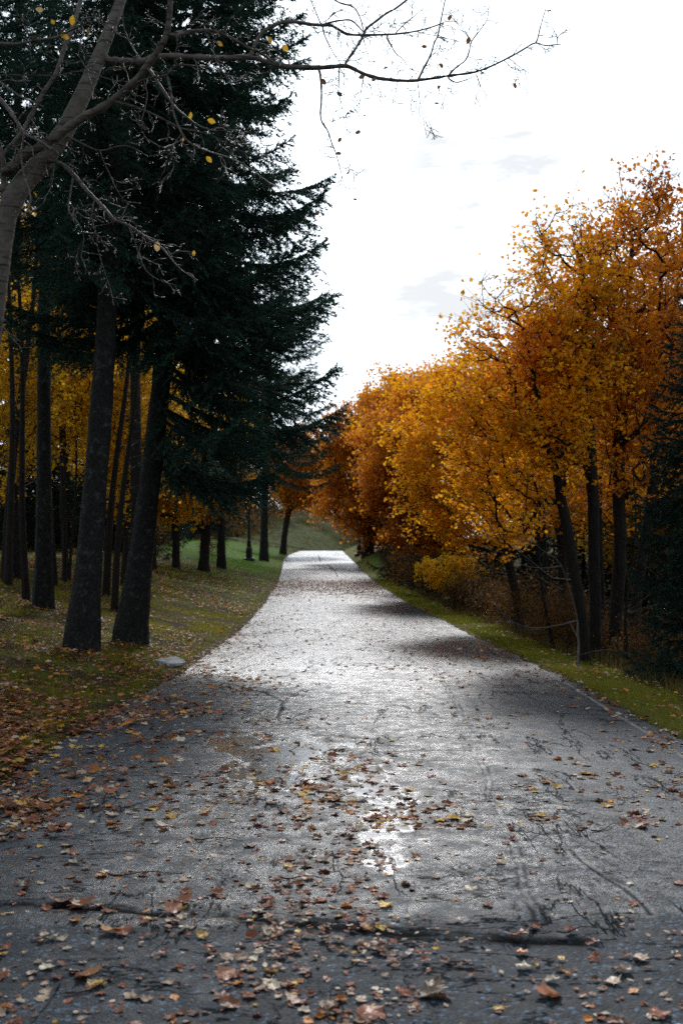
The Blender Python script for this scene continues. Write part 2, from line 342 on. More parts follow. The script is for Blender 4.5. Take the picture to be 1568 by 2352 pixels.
    tag(obj('road', me), 'wet cracked grey asphalt park road strewn with leaves', kind='structure')
build_road()

# ------------------------------------------------------------------ plant geometry
def frame(D):
    D = D/np.maximum(np.linalg.norm(D, axis=-1, keepdims=True), 1e-9)
    up = np.where(np.abs(D[..., 2:3]) > .9, np.array([1., 0, 0]), np.array([0, 0, 1.]))
    A = np.cross(D, up); A /= np.maximum(np.linalg.norm(A, axis=-1, keepdims=True), 1e-9)
    return D, A, np.cross(A, D)
def tubes(P0, P1, r0, r1, sides=5):
    """many tapered segments in one array"""
    P0 = np.asarray(P0, float); P1 = np.asarray(P1, float); n = len(P0)
    D, A, B = frame(P1-P0); a = np.arange(sides)*2*math.pi/sides
    c, s = np.cos(a)[None, :, None], np.sin(a)[None, :, None]
    ring = A[:, None]*c+B[:, None]*s
    V = np.concatenate([P0[:, None]+ring*np.asarray(r0)[:, None, None], (P1+D*np.asarray(r1)[:, None]*.3)[:, None]+ring*np.asarray(r1)[:, None, None]], 1).reshape(-1, 3)
    i = np.arange(sides); j = (i+1) % sides
    f = np.stack([i, j, j+sides, i+sides], -1)[None]+(np.arange(n)*2*sides)[:, None, None]
    return V, f.reshape(-1, 4)
def chain(pts, rad, sides=10, jit=0.0, seed=0, flare=0):
    """smooth continuous tube along a path"""
    pts = np.asarray(pts, float); rad = np.asarray(rad, float); n = len(pts)
    T = np.gradient(pts, axis=0); D, A, B = frame(T)
    A[:] = A[0]; A = A-(A*D).sum(-1, keepdims=True)*D; A /= np.linalg.norm(A, axis=-1, keepdims=True); B = np.cross(D, A)
    a = np.arange(sides)*2*math.pi/sides
    rr = rad[:, None]*(1+jit*(rs(seed).rand(n, sides)-.5)*2)
    if flare:
        k = np.exp(-np.arange(n)/max(1, n*.05)); rr = rr*(1+flare*k[:, None]*(.7+.6*np.cos(a*4+seed)[None]))
    V = pts[:, None]+A[:, None]*(np.cos(a)[None, :, None]*rr[..., None])+B[:, None]*(np.sin(a)[None, :, None]*rr[..., None])
    I = np.arange(n*sides).reshape(n, sides); J = np.roll(I, -1, 1)
    q = np.stack([I[:-1], J[:-1], J[1:], I[1:]], -1).reshape(-1, 4)
    return V.reshape(-1, 3), q
class Acc:
    def __init__(s): s.V = []; s.F = {}; s.C = []; s.n = 0
    def add(s, V, Fq, C=None):
        V = np.asarray(V, float).reshape(-1, 3); Fq = np.asarray(Fq)
        s.F.setdefault(Fq.shape[1], []).append(Fq+s.n); s.V.append(V)
        s.C.append(np.broadcast_to(C, (len(V), 3)) if C is not None else np.ones((len(V), 3))); s.n += len(V)
    def mesh(s, name, mat, smooth=False, cols=True):
        return mesh(name, np.concatenate(s.V), [np.concatenate(f) for f in s.F.values()], [mat], np.concatenate(s.C) if cols else None, smooth)

MAPLE = np.array([(0, -.40), (.15, -.26), (.38, -.28), (.37, -.02), (.52, .20), (.31, .27), (.22, .42), (0, .60), (-.22, .40), (-.29, .27), (-.54, .17), (-.36, -.02), (-.40, -.24), (-.15, -.27)])
OVAL = np.array([(0, -.5), (.22, -.3), (.33, 0), (.24, .28), (0, .55), (-.24, .28), (-.33, 0), (-.22, -.3)])
DIAM = np.array([(0, -.5), (.4, .05), (0, .55), (-.4, .05)])
def leaves(P, N, size, colr, shape, rng, curl=.18):
    """one small fan of triangles per leaf"""
    P = np.asarray(P, float); n = len(P); k = len(shape)
    N, A, B = frame(N); th = rng.rand(n)*2*math.pi
    U = A*np.cos(th)[:, None]+B*np.sin(th)[:, None]; W = np.cross(N, U)
    sz = (size if np.ndim(size) else np.full(n, size))[:, None, None]
    cu = curl*(rng.rand(n, 1, 1)*1.6-.5)
    sx, sy = shape[:, 0][None, :, None], shape[:, 1][None, :, None]
    rim = P[:, None]+sz*(U[:, None]*sx+W[:, None]*sy+N[:, None]*(cu*(np.abs(sx)*1.6+sy*sy*1.2)))
    if k <= 4:
        V = rim.reshape(-1, 3); f = np.arange(n*k).reshape(n, k); f = np.concatenate([f[:, [0, 1, 2]], f[:, [0, 2, 3]]])
        return V, f, np.repeat(colr, k, 0)
    V = np.concatenate([P[:, None], rim], 1).reshape(-1, 3)
    i = np.arange(k); f = np.stack([np.zeros(k, int), 1+i, 1+(i+1) % k], -1)[None]+(np.arange(n)*(k+1))[:, None, None]
    return V, f.reshape(-1, 3), np.repeat(colr, k+1, 0)

def skeleton(rng, base, path, targets, upbias=.8, sub=3, wob=.10):
    """trunk path nodes, then every target joins the nearest lower node"""
    pos = [np.array(p, float) for p in path]; par = [-1]+list(range(len(path)-1))
    tr = np.array(path)
    d0 = np.min(np.linalg.norm(targets[:, None]-tr[None], axis=-1), 1)
    ends = []
    P = np.zeros((len(path)+len(targets)*sub, 3)); n = len(path); P[:n] = tr
    for t in targets[np.argsort(d0)]:
        Q = P[:n]; dv = t-Q; h = np.hypot(dv[:, 0], dv[:, 1])
        cost = np.linalg.norm(dv, axis=1)+upbias*2*np.clip(.45*h-dv[:, 2], 0, None)
        cost[:max(1, int(len(path)*.22))] += 3
        i = int(np.argmin(cost)); a = P[i].copy(); L = np.linalg.norm(t-a); pr = i
        for k in range(1, sub+1):
            u = k/sub; q = a+(t-a)*u+rng.randn(3)*wob*L*.35*(u < 1); q[2] -= .10*L*math.sin(math.pi*u)
            P[n] = q; par.append(pr); pr = n; n += 1
        ends.append(n-1)
    par = np.array(par); cnt = np.zeros(n)
    cnt[ends] = 1
    for i in range(n-1, 0, -1): cnt[par[i]] += cnt[i]
    return P[:n], par, cnt, np.array(ends)

def palette(kind, u, rng):
    """leaf colours: u in 0..1 picks along a palette of real leaf colours"""
    PAL = {'gold': [(.58, .30, .02), (.84, .38, .015), (.92, .42, .012), (.93, .52, .025), (.74, .22, .02)],
           'rust': [(.42, .11, .015), (.66, .24, .015), (.72, .30, .02), (.58, .16, .03), (.76, .36, .02)],
           'yellow': [(.40, .24, .015), (.74, .40, .02), (.80, .48, .025), (.55, .32, .02)],
           'olive': [(.10, .09, .012), (.26, .16, .012), (.42, .20, .015), (.16, .12, .015)],
           'brown': [(.05, .03, .012), (.12, .06, .015), (.20, .09, .02), (.07, .05, .015)],
           'green': [(.015, .04, .015), (.03, .07, .025), (.02, .05, .02)]}
    p = np.array(PAL[kind]); x = np.clip(u, 0, .9999)*(len(p)-1); i = x.astype(int); f = (x-i)[:, None]
    return (p[i]*(1-f)+p[i+1]*f)*(.85+.35*rng.rand(len(u), 1))

def ellipsoid_targets(rng, n, c, r, shell=.5, dens=None):
    out = []
    while len(out) < n:
        v = rng.randn(3); v /= np.linalg.norm(v); q = v*(shell+(1-shell)*rng.rand())**.7
        if rng.rand() < .25: q = v*rng.rand()
        q = q*(.60+.62*float(fbm(np.array(v[0]*2.3+9+c[0]), np.array(v[2]*2.3+v[1]*1.5+9), 401, 3)))
        out.append(np.array(c)+q*np.array(r))
    return np.array(out)

def maple(seed, height, c, r, trunk_r, n_t=260, n_leaf=26000, lsize=.10, kind='gold', lean=(0, 0), shape=MAPLE, spread=.30, forks=1, bark=None, twigs=True, flat=.45, extra=None, thin=0):
    """returns (trunk mesh, crown mesh) around the origin: c,r = crown ellipsoid"""
    rng = rs(seed); c = np.array(c, float); r = np.array(r, float)
    top = np.array([c[0]+lean[0], c[1]+lean[1], c[2]+r[2]*.75]); zz = np.linspace(0, 1, 14)
    path = np.stack([top[0]*zz**1.4, top[1]*zz**1.4, top[2]*zz], -1); path[1:-1, :2] += np.cumsum(rng.randn(12, 2)*.025*height/8, 0)
    T = ellipsoid_targets(rng, n_t, c, r)
    T += (np.stack([fbm(T[:, 0]*1.1, T[:, 2]*1.1, seed), fbm(T[:, 1]*1.1, T[:, 2]*1.1, seed+5), fbm(T[:, 0], T[:, 1], seed+9)], -1)-.5)*r*.55
    T = T[T[:, 2] > .25]
    if extra is not None: T = np.concatenate([T, np.array(extra, float)])
    P, par, cnt, ends = skeleton(rng, None, path, T)
    rad = np.maximum(trunk_r*(cnt/cnt[0])**.46, .0045*height/8)
    rad[:14] = np.maximum(rad[:14], trunk_r*np.linspace(1, .12, 14)); 
    A = Acc(); k = np.arange(14, len(P))
    if len(k):
        r0 = np.minimum(rad[par[k]], rad[k]*1.35); V, f = tubes(P[par[k]], P[k], r0, rad[k], 5); A.add(V, f)
    zi = np.linspace(0, 13, 60); pp = np.stack([np.interp(zi, np.arange(14), path[:, a]) for a in range(3)], -1)
    pp[0, 2] -= .35
    V, f = chain(pp, np.interp(zi, np.arange(14), rad[:14]), 10, .05, seed, .45); A.add(V, f)
    # twigs and leaves
    e = P[ends]; dirs = e-P[par[ends]]
    per = n_leaf//len(e)
    idx = np.repeat(np.arange(len(e)), per); n = len(idx)
    ntw = 5; tw = np.repeat(np.arange(len(e)), ntw)
    td = frame(dirs[tw])[0]*.6+rng.randn(len(tw), 3)*np.array([.7, .7, .4]); td = frame(td)[0]
    tl = spread*(.8+1.2*rng.rand(len(tw)))
    t1 = e[tw]+td*tl[:, None]
    V, f = tubes(e[tw], t1, np.full(len(tw), .0035*height/8+.001), np.full(len(tw), .0015), 3); A.add(V, f)
    ti = idx*ntw+rng.randint(0, ntw, n); u = rng.rand(n)**.7
    Lp = e[idx]+(t1[ti]-e[idx])*(u*1.05)[:, None]+rng.randn(n, 3)*spread*np.array([.28, .28, .28*flat/.45])
    N = rng.randn(n, 3)*.75+np.array([0, 0, .7])
    if thin:   # the top of the crown has lost most of its leaves
        zf = (Lp[:, 2]-c[2])/r[2]; keep = rng.rand(n) > thin*smooth01((zf-.35)/.6); Lp = Lp[keep]; N = N[keep]; idx = idx[keep]; n = len(Lp)
    cl = fbm(e[:, 0]*.9+e[:, 1]*.5, e[:, 2]*1.1+e[:, 1], seed+3, 3); cl = (cl-.5)*2.0+.5+rng.randn(len(e))*.12
    uu = np.clip(cl[idx]+rng.randn(n)*.13, 0, 1)
    sz = lsize*(.6+.7*rng.rand(n))
    V, f, C = leaves(Lp, N, sz, palette(kind, uu, rng), shape, rng, .25)
    B = Acc(); B.add(V, f, C)
    return A.mesh('trunk', bark or M_MAPLEBARK, True, False), B.mesh('crown', M_LEAF)

def spruce(seed, height, z0, prof, trunk_r, lean=(0, 0), dens=9.0, blade=.055, front_z0=None, ground=False, sec=.075, green=(.020, .050, .036), nblade=18):
    """prof(u) radius at height fraction; lean in metres at the top"""
    rng = rs(seed); zz = np.linspace(0, 1, 80)
    path = np.stack([lean[0]*zz, lean[1]*zz, height*zz], -1); path[:, 0] += .05*np.sin(zz*9+seed)*trunk_r*4; path[0, 2] -= .4
    A = Acc(); V, f = chain(path, trunk_r*np.clip(1-zz, .02, 1)**.8, 14, .06, seed, .6); A.add(V, f)
    B = Acc()
    nb = int((height-z0)*dens)
    S0, S1, SR = [], [], []
    allP, allD, allL = [], [], []
    for i in range(nb):
        z = z0+(height-z0)*((i+rng.rand())/nb); u = z/height; az = i*2.39996+rng.randn()*.35
        cx, sx = math.cos(az), math.sin(az)
        if front_z0 and ((z < front_z0 and sx < .25 and cx < .45) or (z < front_z0*1.3 and cx < .25)): continue
        L = prof(u)*(.72+.42*rng.rand())*(1.0+.0*cx)
        if L < .1: continue
        n = max(5, int(L/.12)); t = np.linspace(0, 1, n)
        droop = -.10-.28*(1-u)+rng.randn()*.05
        bx = lean[0]*u; by = lean[1]*u
        zc = z+L*(droop*np.sin(t*1.9)+.24*t**2.6*(.6+.6*rng.rand()))
        side = rng.randn()*.10*L
        pts = np.stack([bx+cx*L*t-sx*side*t*t, by+sx*L*t+cx*side*t*t, zc], -1)
        S0.append(pts[:-1]); S1.append(pts[1:]); SR.append((.007+.013*L)*(1-t[:-1]*.88))
        # secondary shoots
        m = max(4, int(L/sec)); tt = .12+.88*(np.arange(m)+rng.rand(m))/m
        bp = np.stack([np.interp(tt, t, pts[:, a]) for a in range(3)], -1)
        tan = np.stack([np.interp(tt, t, np.gradient(pts[:, a])) for a in range(3)], -1); tan = frame(tan)[0]
        for sgn in (-1, 1):
            lat = np.cross(tan, [0, 0, 1.])*sgn; lat /= np.linalg.norm(lat, axis=1, keepdims=True)
            ll = L*(.10+.36*np.sin(np.clip(tt*1.05, 0, 1)*math.pi)**.8*(1-.35*tt))*(.6+.7*rng.rand(m))
            ll = np.clip(ll, .09, .75)
            dr = tan*.65+lat*.85+np.stack([np.zeros(m), np.zeros(m), -.22-.45*rng.rand(m)*(1-u)], -1)+rng.randn(m, 3)*.14
            allP.append(bp); allD.append(frame(dr)[0]); allL.append(ll)
        allP.append(pts[-2:-1]); allD.append(frame(pts[-1:]-pts[-2:-1]+[[0, 0, .02]])[0]); allL.append(np.array([min(.3, .15+.1*L)]))
    P = np.concatenate(allP); D = np.concatenate(allD); L = np.concatenate(allL)
    S0, S1, SR = np.concatenate(S0), np.concatenate(S1), np.concatenate(SR)
    V, f = tubes(S0, S1, SR, SR*.9, 4); A.add(V, f)
    V, f = tubes(P, P+D*L[:, None]*.9, np.full(len(P), .004), np.full(len(P), .002), 3); A.add(V, f)
    k = np.maximum(4, (L*nblade/.3*.055/blade).astype(int)); idx = np.repeat(np.arange(len(P)), k); n = len(idx)
    t = rng.rand(n); q = P[idx]+D[idx]*(L[idx]*t)[:, None]
    q[:, 2] -= .12*L[idx]*t*t
    Df, Aa, Bb = frame(D[idx]); a = rng.rand(n)*2*math.pi
    nd_ = Df*(.75)+(Aa*np.cos(a)[:, None]+Bb*np.sin(a)[:, None])*.75; nd_ = frame(nd_)[0]
    ln = blade*(.7+.6*rng.rand(n)); w = frame(np.cross(nd_, rng.randn(n, 3)))[0]*(ln*.17)[:, None]
    V = np.stack([q-w, q+w, q+nd_*ln[:, None]], 1).reshape(-1, 3)
    g = np.array(green); cc = fbm(P[:, 0]*1.5+P[:, 1], P[:, 2]*1.5, seed, 3)[idx]
    C = g[None]*(.45+1.1*cc+.5*rng.rand(n))[:, None]; C = C+np.array([.006, .010, .006])*(t > .85)[:, None]
    B.add(V, np.arange(3*n).reshape(n, 3), np.repeat(C, 3, 0))
    return A.mesh('trunk', M_SPRUCEBARK, True, False), B.mesh('crown', M_NEEDLE)

def plant(name, X, Y, meshes, label, cat, group=None, rz=0, s=1.0, dz=0, sz=None):
    o = empty(name, (X, Y, float(gz(X, Y))+dz), rz, s)
    if sz: o.scale = (s, s, s*sz)
    tag(o, label, cat, group)
    for nm, me in zip(('trunk', 'crown'), meshes): obj(nm, me, o)
    return o

# ------------------------------------------------------------------ right-hand autumn trees
GR = 'autumn maples along the right verge'
def at(px, Y): return gpx(px, Y), Y
def rmaple(name, label, base_px, Y, cpx, cpy, rpx, rpy, seed, kind, tr, n_t, n_leaf, ls_, depth=None, group=GR, **kw):
    """crown given by its centre and half sizes in photo pixels at distance Y"""
    X = gpx(base_px, Y); z = float(gz(X, Y)); k = Y/F
    c = (gpx(cpx, Y)-X, 0, H0+(HY-cpy)*k-z); r = (rpx*k, depth or rpx*k, rpy*k)
    me = maple(seed, c[2]+r[2], c, r, tr, n_t, n_leaf, ls_, kind, **kw)
    return plant(name, X, Y, me, label, 'tree', group), me
rmaple('maple_tree', 'dark slender maple at the right verge, its thin crown leaning towards the road', 1338, 17, 1180, 960, 180, 330, 11, 'gold', .08, 330, 17000, .058, thin=.85, spread=.25, depth=1.5, flat=.25)
rmaple('maple_tree', 'slender maple close right of the leaning one, narrow crown with bare top twigs', 1366, 17.5, 1310, 800, 140, 345, 22, 'gold', .09, 330, 16500, .058, thin=.8, spread=.25, depth=1.6, flat=.25)
rmaple('maple_tree', 'tallest orange maple by the right verge, rising highest against the white sky', 1408, 18.5, 1440, 775, 150, 405, 12, 'rust', .105, 360, 18500, .062, thin=.5, spread=.26, depth=1.9, flat=.25)
rmaple('maple_tree', 'bronze leaved maple filling the right margin behind the green spruce', 1452, 21, 1565, 800, 175, 395, 13, 'rust', .10, 330, 15500, .070, thin=.45, spread=.29, depth=2.1, flat=.25)
rmaple('maple_tree', 'wide golden maple overhanging the grass verge, left of the paired dark trunks', 1190, 25, 1075, 1050, 185, 240, 14, 'gold', .10, 420, 30000, .072, spread=.36, depth=2.2, thin=.15, flat=.25)
rmaple('maple_tree', 'golden maple with low dark limbs behind the paired dark trunks', 1290, 29, 1300, 1040, 215, 260, 15, 'gold', .12, 380, 22000, .08, spread=.4, depth=2.4, flat=.25)
rmaple('maple_tree', 'orange maple with reddish patch, standing mid distance right of the road', 1060, 42, 980, 1080, 150, 195, 16, 'rust', .17, 300, 44200, 0.115, spread=.5, depth=3.2)
rmaple('maple_tree', 'mid distance amber maple showing between the verge trees and the far oak', 1150, 55, 1080, 1000, 200, 185, 17, 'gold', .2, 300, 40800, 0.151, spread=.7, depth=4.5)
rmaple('maple_tree', 'large rust orange oak-like tree with thick short trunk by the right lamp post', 845, 92, 872, 1090, 132, 190, 18, 'rust', .42, 420, 57800, 0.216, spread=1.0, depth=5)
rmaple('maple_tree', 'rust brown tree behind the large orange one, topmost at the road bend', 930, 70, 950, 1000, 120, 135, 19, 'rust', .25, 260, 34000, 0.180, spread=.8, depth=4.5)
_, MSP = rmaple('maple_tree', 'bronze tree in the dim wood behind the right hand maples', 1420, 40, 1440, 1040, 190, 300, 20, 'olive', .16, 260, 34000, 0.122, spread=.6, depth=3.2)
_, sap = rmaple('sapling', 'small bright yellow sapling low over the right grass verge', 1045, 34, 1030, 1318, 62, 42, 21, 'yellow', .03, 60, 3740, 0.072, spread=.2, depth=.8, group=None, flat=.3)
# deeper copies behind the right side
for i, (px, Y, s, lab) in enumerate([(1560, 33, .9, 'dim bronze tree deep behind the bronze maple at the right margin'), (1240, 62, 1.25, 'far amber tree deep in the wood behind the golden maples'),
                                     (1500, 55, 1.2, 'far bronze tree deep in the wood near the right margin')]):
    plant('maple_tree', gpx(px, Y), Y, MSP, lab, 'tree', 'bronze trees deep in the right wood', rz=i*2.1+1, s=s)

# ------------------------------------------------------------------ left-hand trees
def pA(u): return 2.35*np.interp(u, [0, .2, .3, .45, .6, .8, 1], [.75, .98, 1.06, .93, .68, .42, .03])
A_ = spruce(31, 14.5, 2.75, pA, .18, (1.55, .2), dens=20, blade=.065, front_z0=3.7, sec=.048, nblade=26)
GS = 'dark spruces on the left bank'
plant('spruce_tree', gpx(300, 17), 17, A_, 'big dark spruce with leaning bare lower trunk, nearest the road edge on the left bank', 'tree', GS)
B_ = spruce(32, 15, 5.0, lambda u: 2.2*np.interp(u, [0, .3, .5, .8, 1], [.6, .9, .85, .5, .05]), .175, (1.2, .3), dens=14, sec=.06)
plant('spruce_tree', gpx(182, 15), 15, B_, 'big spruce with thick lichen speckled trunk, foremost on the left bank', 'tree', GS)
C_ = spruce(33, 17, 7.2, lambda u: 2.6*np.interp(u, [0, .3, .5, .8, 1], [.6, .9, .85, .5, .05]), .145, (.2, .2), dens=8, sec=.085, blade=.07)
plant('spruce_tree', -6.6, 11.5, C_, 'spruce standing just outside the frame on the left bank', 'tree', GS, rz=3)
plant('spruce_tree', -5.0, 8.0, C_, 'spruce outside the frame, nearest the camera on the left bank', 'tree', GS, rz=1)
plant('spruce_tree', gpx(96, 20), 20, C_, 'straight black trunked spruce near the left frame edge', 'tree', GS)
plant('spruce_tree', gpx(-70, 17), 17, C_, 'spruce beyond the left frame edge whose boughs hang in at the top left', 'tree', GS, rz=4, s=.95)
plant('spruce_tree', gpx(28, 27), 27, C_, 'dark spruce behind the leftmost slender stems', 'tree', GS, rz=5, s=1.2)
plant('spruce_tree', gpx(318, 26), 26, C_, 'dark spruce whose high boughs fill the gap behind the roadside spruce', 'tree', GS, rz=2, s=1.05)
D_ = spruce(34, 27, 6.8, lambda u: 5.4*np.interp(u, [0, .15, .35, .6, .8, 1], [.45, .75, 1.05, .8, .5, .03]), .30, (.8, 0), dens=6, sec=.17, blade=.16, nblade=26)
plant('spruce_tree', gpx(605, 86), 86, D_, 'grey trunked tall spruce beside the left lamp post, where the road bends', 'tree', GS)
plant('spruce_tree', gpx(508, 60), 60, D_, 'tall spruce with straight dark trunk between the forked maple and the lamp post', 'tree', GS, rz=1.5, s=.72)
# yellow trees left
GL = 'yellow maples on the left bank'
_, Y1 = rmaple('maple_tree', 'yellow maple with straight dark trunk, left of the forked one on the left bank', 405, 50, 400, 1120, 105, 85, 41, 'yellow', .17, 170, 15300, 0.115, spread=.5, depth=2, group=GL)
rmaple('maple_tree', 'forked golden maple with short thick trunk on the left bank lawn edge', 468, 54, 480, 1130, 90, 75, 42, 'gold', .24, 170, 13600, 0.122, spread=.5, depth=2, group=GL)
rmaple('maple_tree', 'orange maple arching over the road bend, behind the tall grey trunked spruce', 650, 112, 690, 1090, 92, 95, 43, 'rust', .3, 260, 25500, 0.216, spread=.9, depth=4, group=GL)
_, Y2 = rmaple('maple_tree', 'yellow maple in the left wood, seen between the two nearest spruce trunks', 290, 33, 300, 990, 130, 230, 44, 'yellow', .09, 220, 13000, 0.094, spread=.45, depth=2.5, group=GL)
_, Y3 = rmaple('maple_tree', 'bright yellow maple lit behind the black trunk near the left margin', 150, 30, 150, 830, 130, 240, 45, 'yellow', .08, 220, 13000, 0.094, spread=.42, depth=2.5, group=GL)
_, Y4 = rmaple('maple_tree', 'dull yellow maple with low boughs at the left frame edge', 20, 26, 40, 900, 105, 260, 46, 'yellow', .055, 160, 7500, 0.079, spread=.32, depth=1.6, group=GL)
for i, (px, Y, s, lab) in enumerate([(225, 36, 1.35, 'distant yellow maple high behind the left hand trunks'), (30, 38, 1.5, 'distant yellow maple at the far left of the wood'),
                                     (350, 46, 1.5, 'distant golden maple behind the roadside spruce'), (-150, 34, 1.1, 'yellow maple just beyond the left frame edge')]):
    plant('maple_tree', gpx(px, Y), Y, Y3 if i % 2 else Y2, lab, 'tree', GL, rz=1+i*1.7, s=s)
# slender bare-stemmed trees in the left wood
def slim(seed, h, r, lean):
    rng = rs(seed); z = np.linspace(0, 1, 30); p = np.stack([lean*z+.06*np.sin(z*7+seed), .05*np.cos(z*6+seed), h*z], -1); p[0, 2] -= .3
    A = Acc(); V, f = chain(p, r*(1-.75*z), 8, .04, seed, .3); A.add(V, f)
    B = Acc(); n = 42; zz = h*(.25+.75*rng.rand(n)); b0 = np.stack([np.interp(zz, h*z, p[:, 0]), np.interp(zz, h*z, p[:, 1]), zz], -1)
    a = rng.rand(n)*6.28; L = .3+.7*rng.rand(n); b1 = b0+np.stack([np.cos(a)*L, np.sin(a)*L, .3*L], -1)
    V, f = tubes(b0, b1, np.full(n, .008), np.full(n, .002), 3); B.add(V, f)
    b2 = b1+rng.randn(n, 3)*.25; V, f = tubes(b1, b2, np.full(n, .003), np.full(n, .001), 3); B.add(V, f)
    return A.mesh('trunk', M_MAPLEBARK, True, False), B.mesh('branches', M_MAPLEBARK, True, False)
SL = [slim(51, 8, .075, .3), slim(52, 7.5, .05, -.2), slim(53, 9, .11, .8)]
for i, (px, Y, k, s, lab) in enumerate([
    (12, 25, 2, 1, 'slender dark trunk closest to the left frame edge'), (24, 24, 0, 1.1, 'thin dark stem just right of the leftmost slender trunk'),
    (66, 21, 0, 1, 'thin dark stem left of the straight black spruce trunk'), (126, 27, 1, 1, 'thin pale stem right of the straight black spruce trunk'),
    (146, 29, 1, 1.1, 'very thin stem, second right of the black spruce trunk'), (164, 30, 1, .9, 'very thin stem just left of the foremost spruce'),
    (243, 27, 2, .9, 'dark slender trunk hidden half behind the foremost spruce'), (262, 24, 2, .75, 'leaning slender trunk between the two nearest spruces'),
    (285, 33, 1, 1.2, 'thin stem close left of the leaning roadside spruce'), (205, 36, 1, 1.2, 'far thin stem seen past the foremost spruce')]):
    o = empty('slender_tree', (gpx(px, Y), Y, float(gz(gpx(px, Y), Y))), i*.0 if k == 2 else i*1.9, s)
    tag(o, lab, 'tree', 'slender stems in the left wood'); obj('trunk', SL[k][0], o); obj('crown', SL[k][1], o)

# background conifers (both sides and beyond the bend)
E_ = spruce(61, 15, .3, lambda u: 3.1*np.interp(u, [0, .1, .4, .8, 1], [.9, 1.05, .8, .35, .02]), .2, (0, 0), dens=7, sec=.16, blade=.17, nblade=26, green=(.010, .020, .013))
G_ = spruce(62, 9, .1, lambda u: 2.6*np.interp(u, [0, .1, .4, .8, 1], [.9, 1.05, .9, .45, .02]), .13, (0, 0), dens=9, sec=.13, blade=.15, nblade=26, green=(.012, .022, .012))
bgn = [0]
ORD = ['first', 'second', 'third', 'fourth', 'fifth', 'sixth', 'seventh', 'eighth', 'ninth', 'tenth', 'eleventh', 'twelfth', 'thirteenth', 'fourteenth', 'fifteenth', 'sixteenth', 'seventeenth', 'eighteenth']
rb = rs(5)
def bg(lst, where, grp):
    for i, (px, Y, s) in enumerate(lst):
        k = bgn[0]; bgn[0] += 1
        plant('spruce_tree', gpx(px, Y), Y, G_ if k % 2 else E_, '%s dark evergreen from the left %s' % (ORD[i], where), 'tree', grp, rz=k*1.3, s=s, dz=-.1)
bg([(-120, 44, 1), (-30, 52, .9), (40, 58, 1.1), (95, 48, .8), (150, 60, 1.2), (200, 66, 1), (262, 56, .85), (318, 62, .8), (352, 78, .75), (385, 100, .8), (430, 120, .9), (470, 132, .9), (515, 140, .8), (560, 150, .95), (405, 96, .42), (450, 104, .4), (498, 116, .5)], 'in the dim backdrop behind the left bank', 'evergreens behind the left bank')
bg([(590, 162, .8), (630, 170, .9), (668, 196, .75), (700, 200, .9), (735, 205, .8), (770, 200, .95), (808, 190, .85), (840, 170, .8), (880, 160, .9)], 'closing the view beyond the road bend', 'evergreens beyond the road bend')
bg([(915, 62, .5), (985, 52, .5), (1060, 46, .5), (1130, 50, .62), (1200, 44, .55), (1270, 52, .7), (1340, 42, .6), (1410, 50, .75), (1480, 40, .65), (1550, 46, .8), (1610, 36, .6)], 'in the dark wood behind the right maples', 'evergreens in the right wood')
# green spruce cutting the right frame edge
S_ = spruce(71, 6.1, .15, lambda u: 1.02*np.interp(u, [0, .15, .5, .8, 1], [.95, 1.0, .85, .5, .02]), .08, (0, 0), dens=26, sec=.05, blade=.045, nblade=22, green=(.014, .036, .027))
plant('spruce_tree', gpx(1625, 14.2), 14.2, S_, 'blue green young spruce cut off by the right frame edge', 'tree')
# brown undergrowth on the right slope
SH = [maple(81+i, 1.6, (0, 0, .8), (.9, .8, .75), .012, 90, 1500, .06, k, spread=.25, shape=DIAM) for i, k in enumerate(['brown', 'brown', 'brown'])]
sp = rs(9)
SHL = [(880, 58, 1.4), (905, 50, 1.3), (930, 44, 1.2), (962, 40, 1.0), (1000, 36, .95), (1040, 32, .9), (1085, 29, .85), (1125, 26, .8), (1170, 24, .85), (1215, 22, .7), (1262, 21, .8), (1300, 20, .7), (1372, 19.5, .7), (1425, 19, .7), (1475, 17, .6), (1520, 16, .6), (1105, 36, 1.3), (1250, 31, 1.3), (1330, 27, 1.2), (1490, 25, 1.3)]
for i, (px, Y, s) in enumerate(SHL):
    X = max(gpx(px, Y), float(Rx(Y))+1.15)
    o = plant('bush', X, Y, SH[i % 3], ('brown leafless looking bush, %s from the far end of the right verge' % ORD[i]) if i < 16 else 'brown bush deeper down the right slope, %s of four' % ['farthest', 'second farthest', 'third farthest', 'nearest'][i-16], 'bush', 'brown bushes on the right slope', rz=i*1.1, s=s)
for px, Y, s, lab in [(545, 125, 2.2, 'large dim bush on the hillside behind the left lamp post'), (600, 140, 2.6, 'large dim bush on the far hillside left of the road bend'), (487, 66, 1.1, 'rusty green bush on the lawn between the forked maple and the tall dark trunk'), (350, 60, 1.3, 'dark low bush on the left bank behind the roadside spruce')]:
    plant('bush', gpx(px, Y), Y, SH[1], lab, 'bush', s=s)
for i, (px, Y) in enumerate([(620, 158), (665, 165), (705, 172), (745, 170), (790, 165), (822, 140)]):
    plant('bush', gpx(px, Y), Y, SH[(i+1) % 3], '%s dark bush from the left at the foot of the far hillside wood' % ORD[i], 'bush', 'bushes at the far hillside', s=2.2, rz=i)

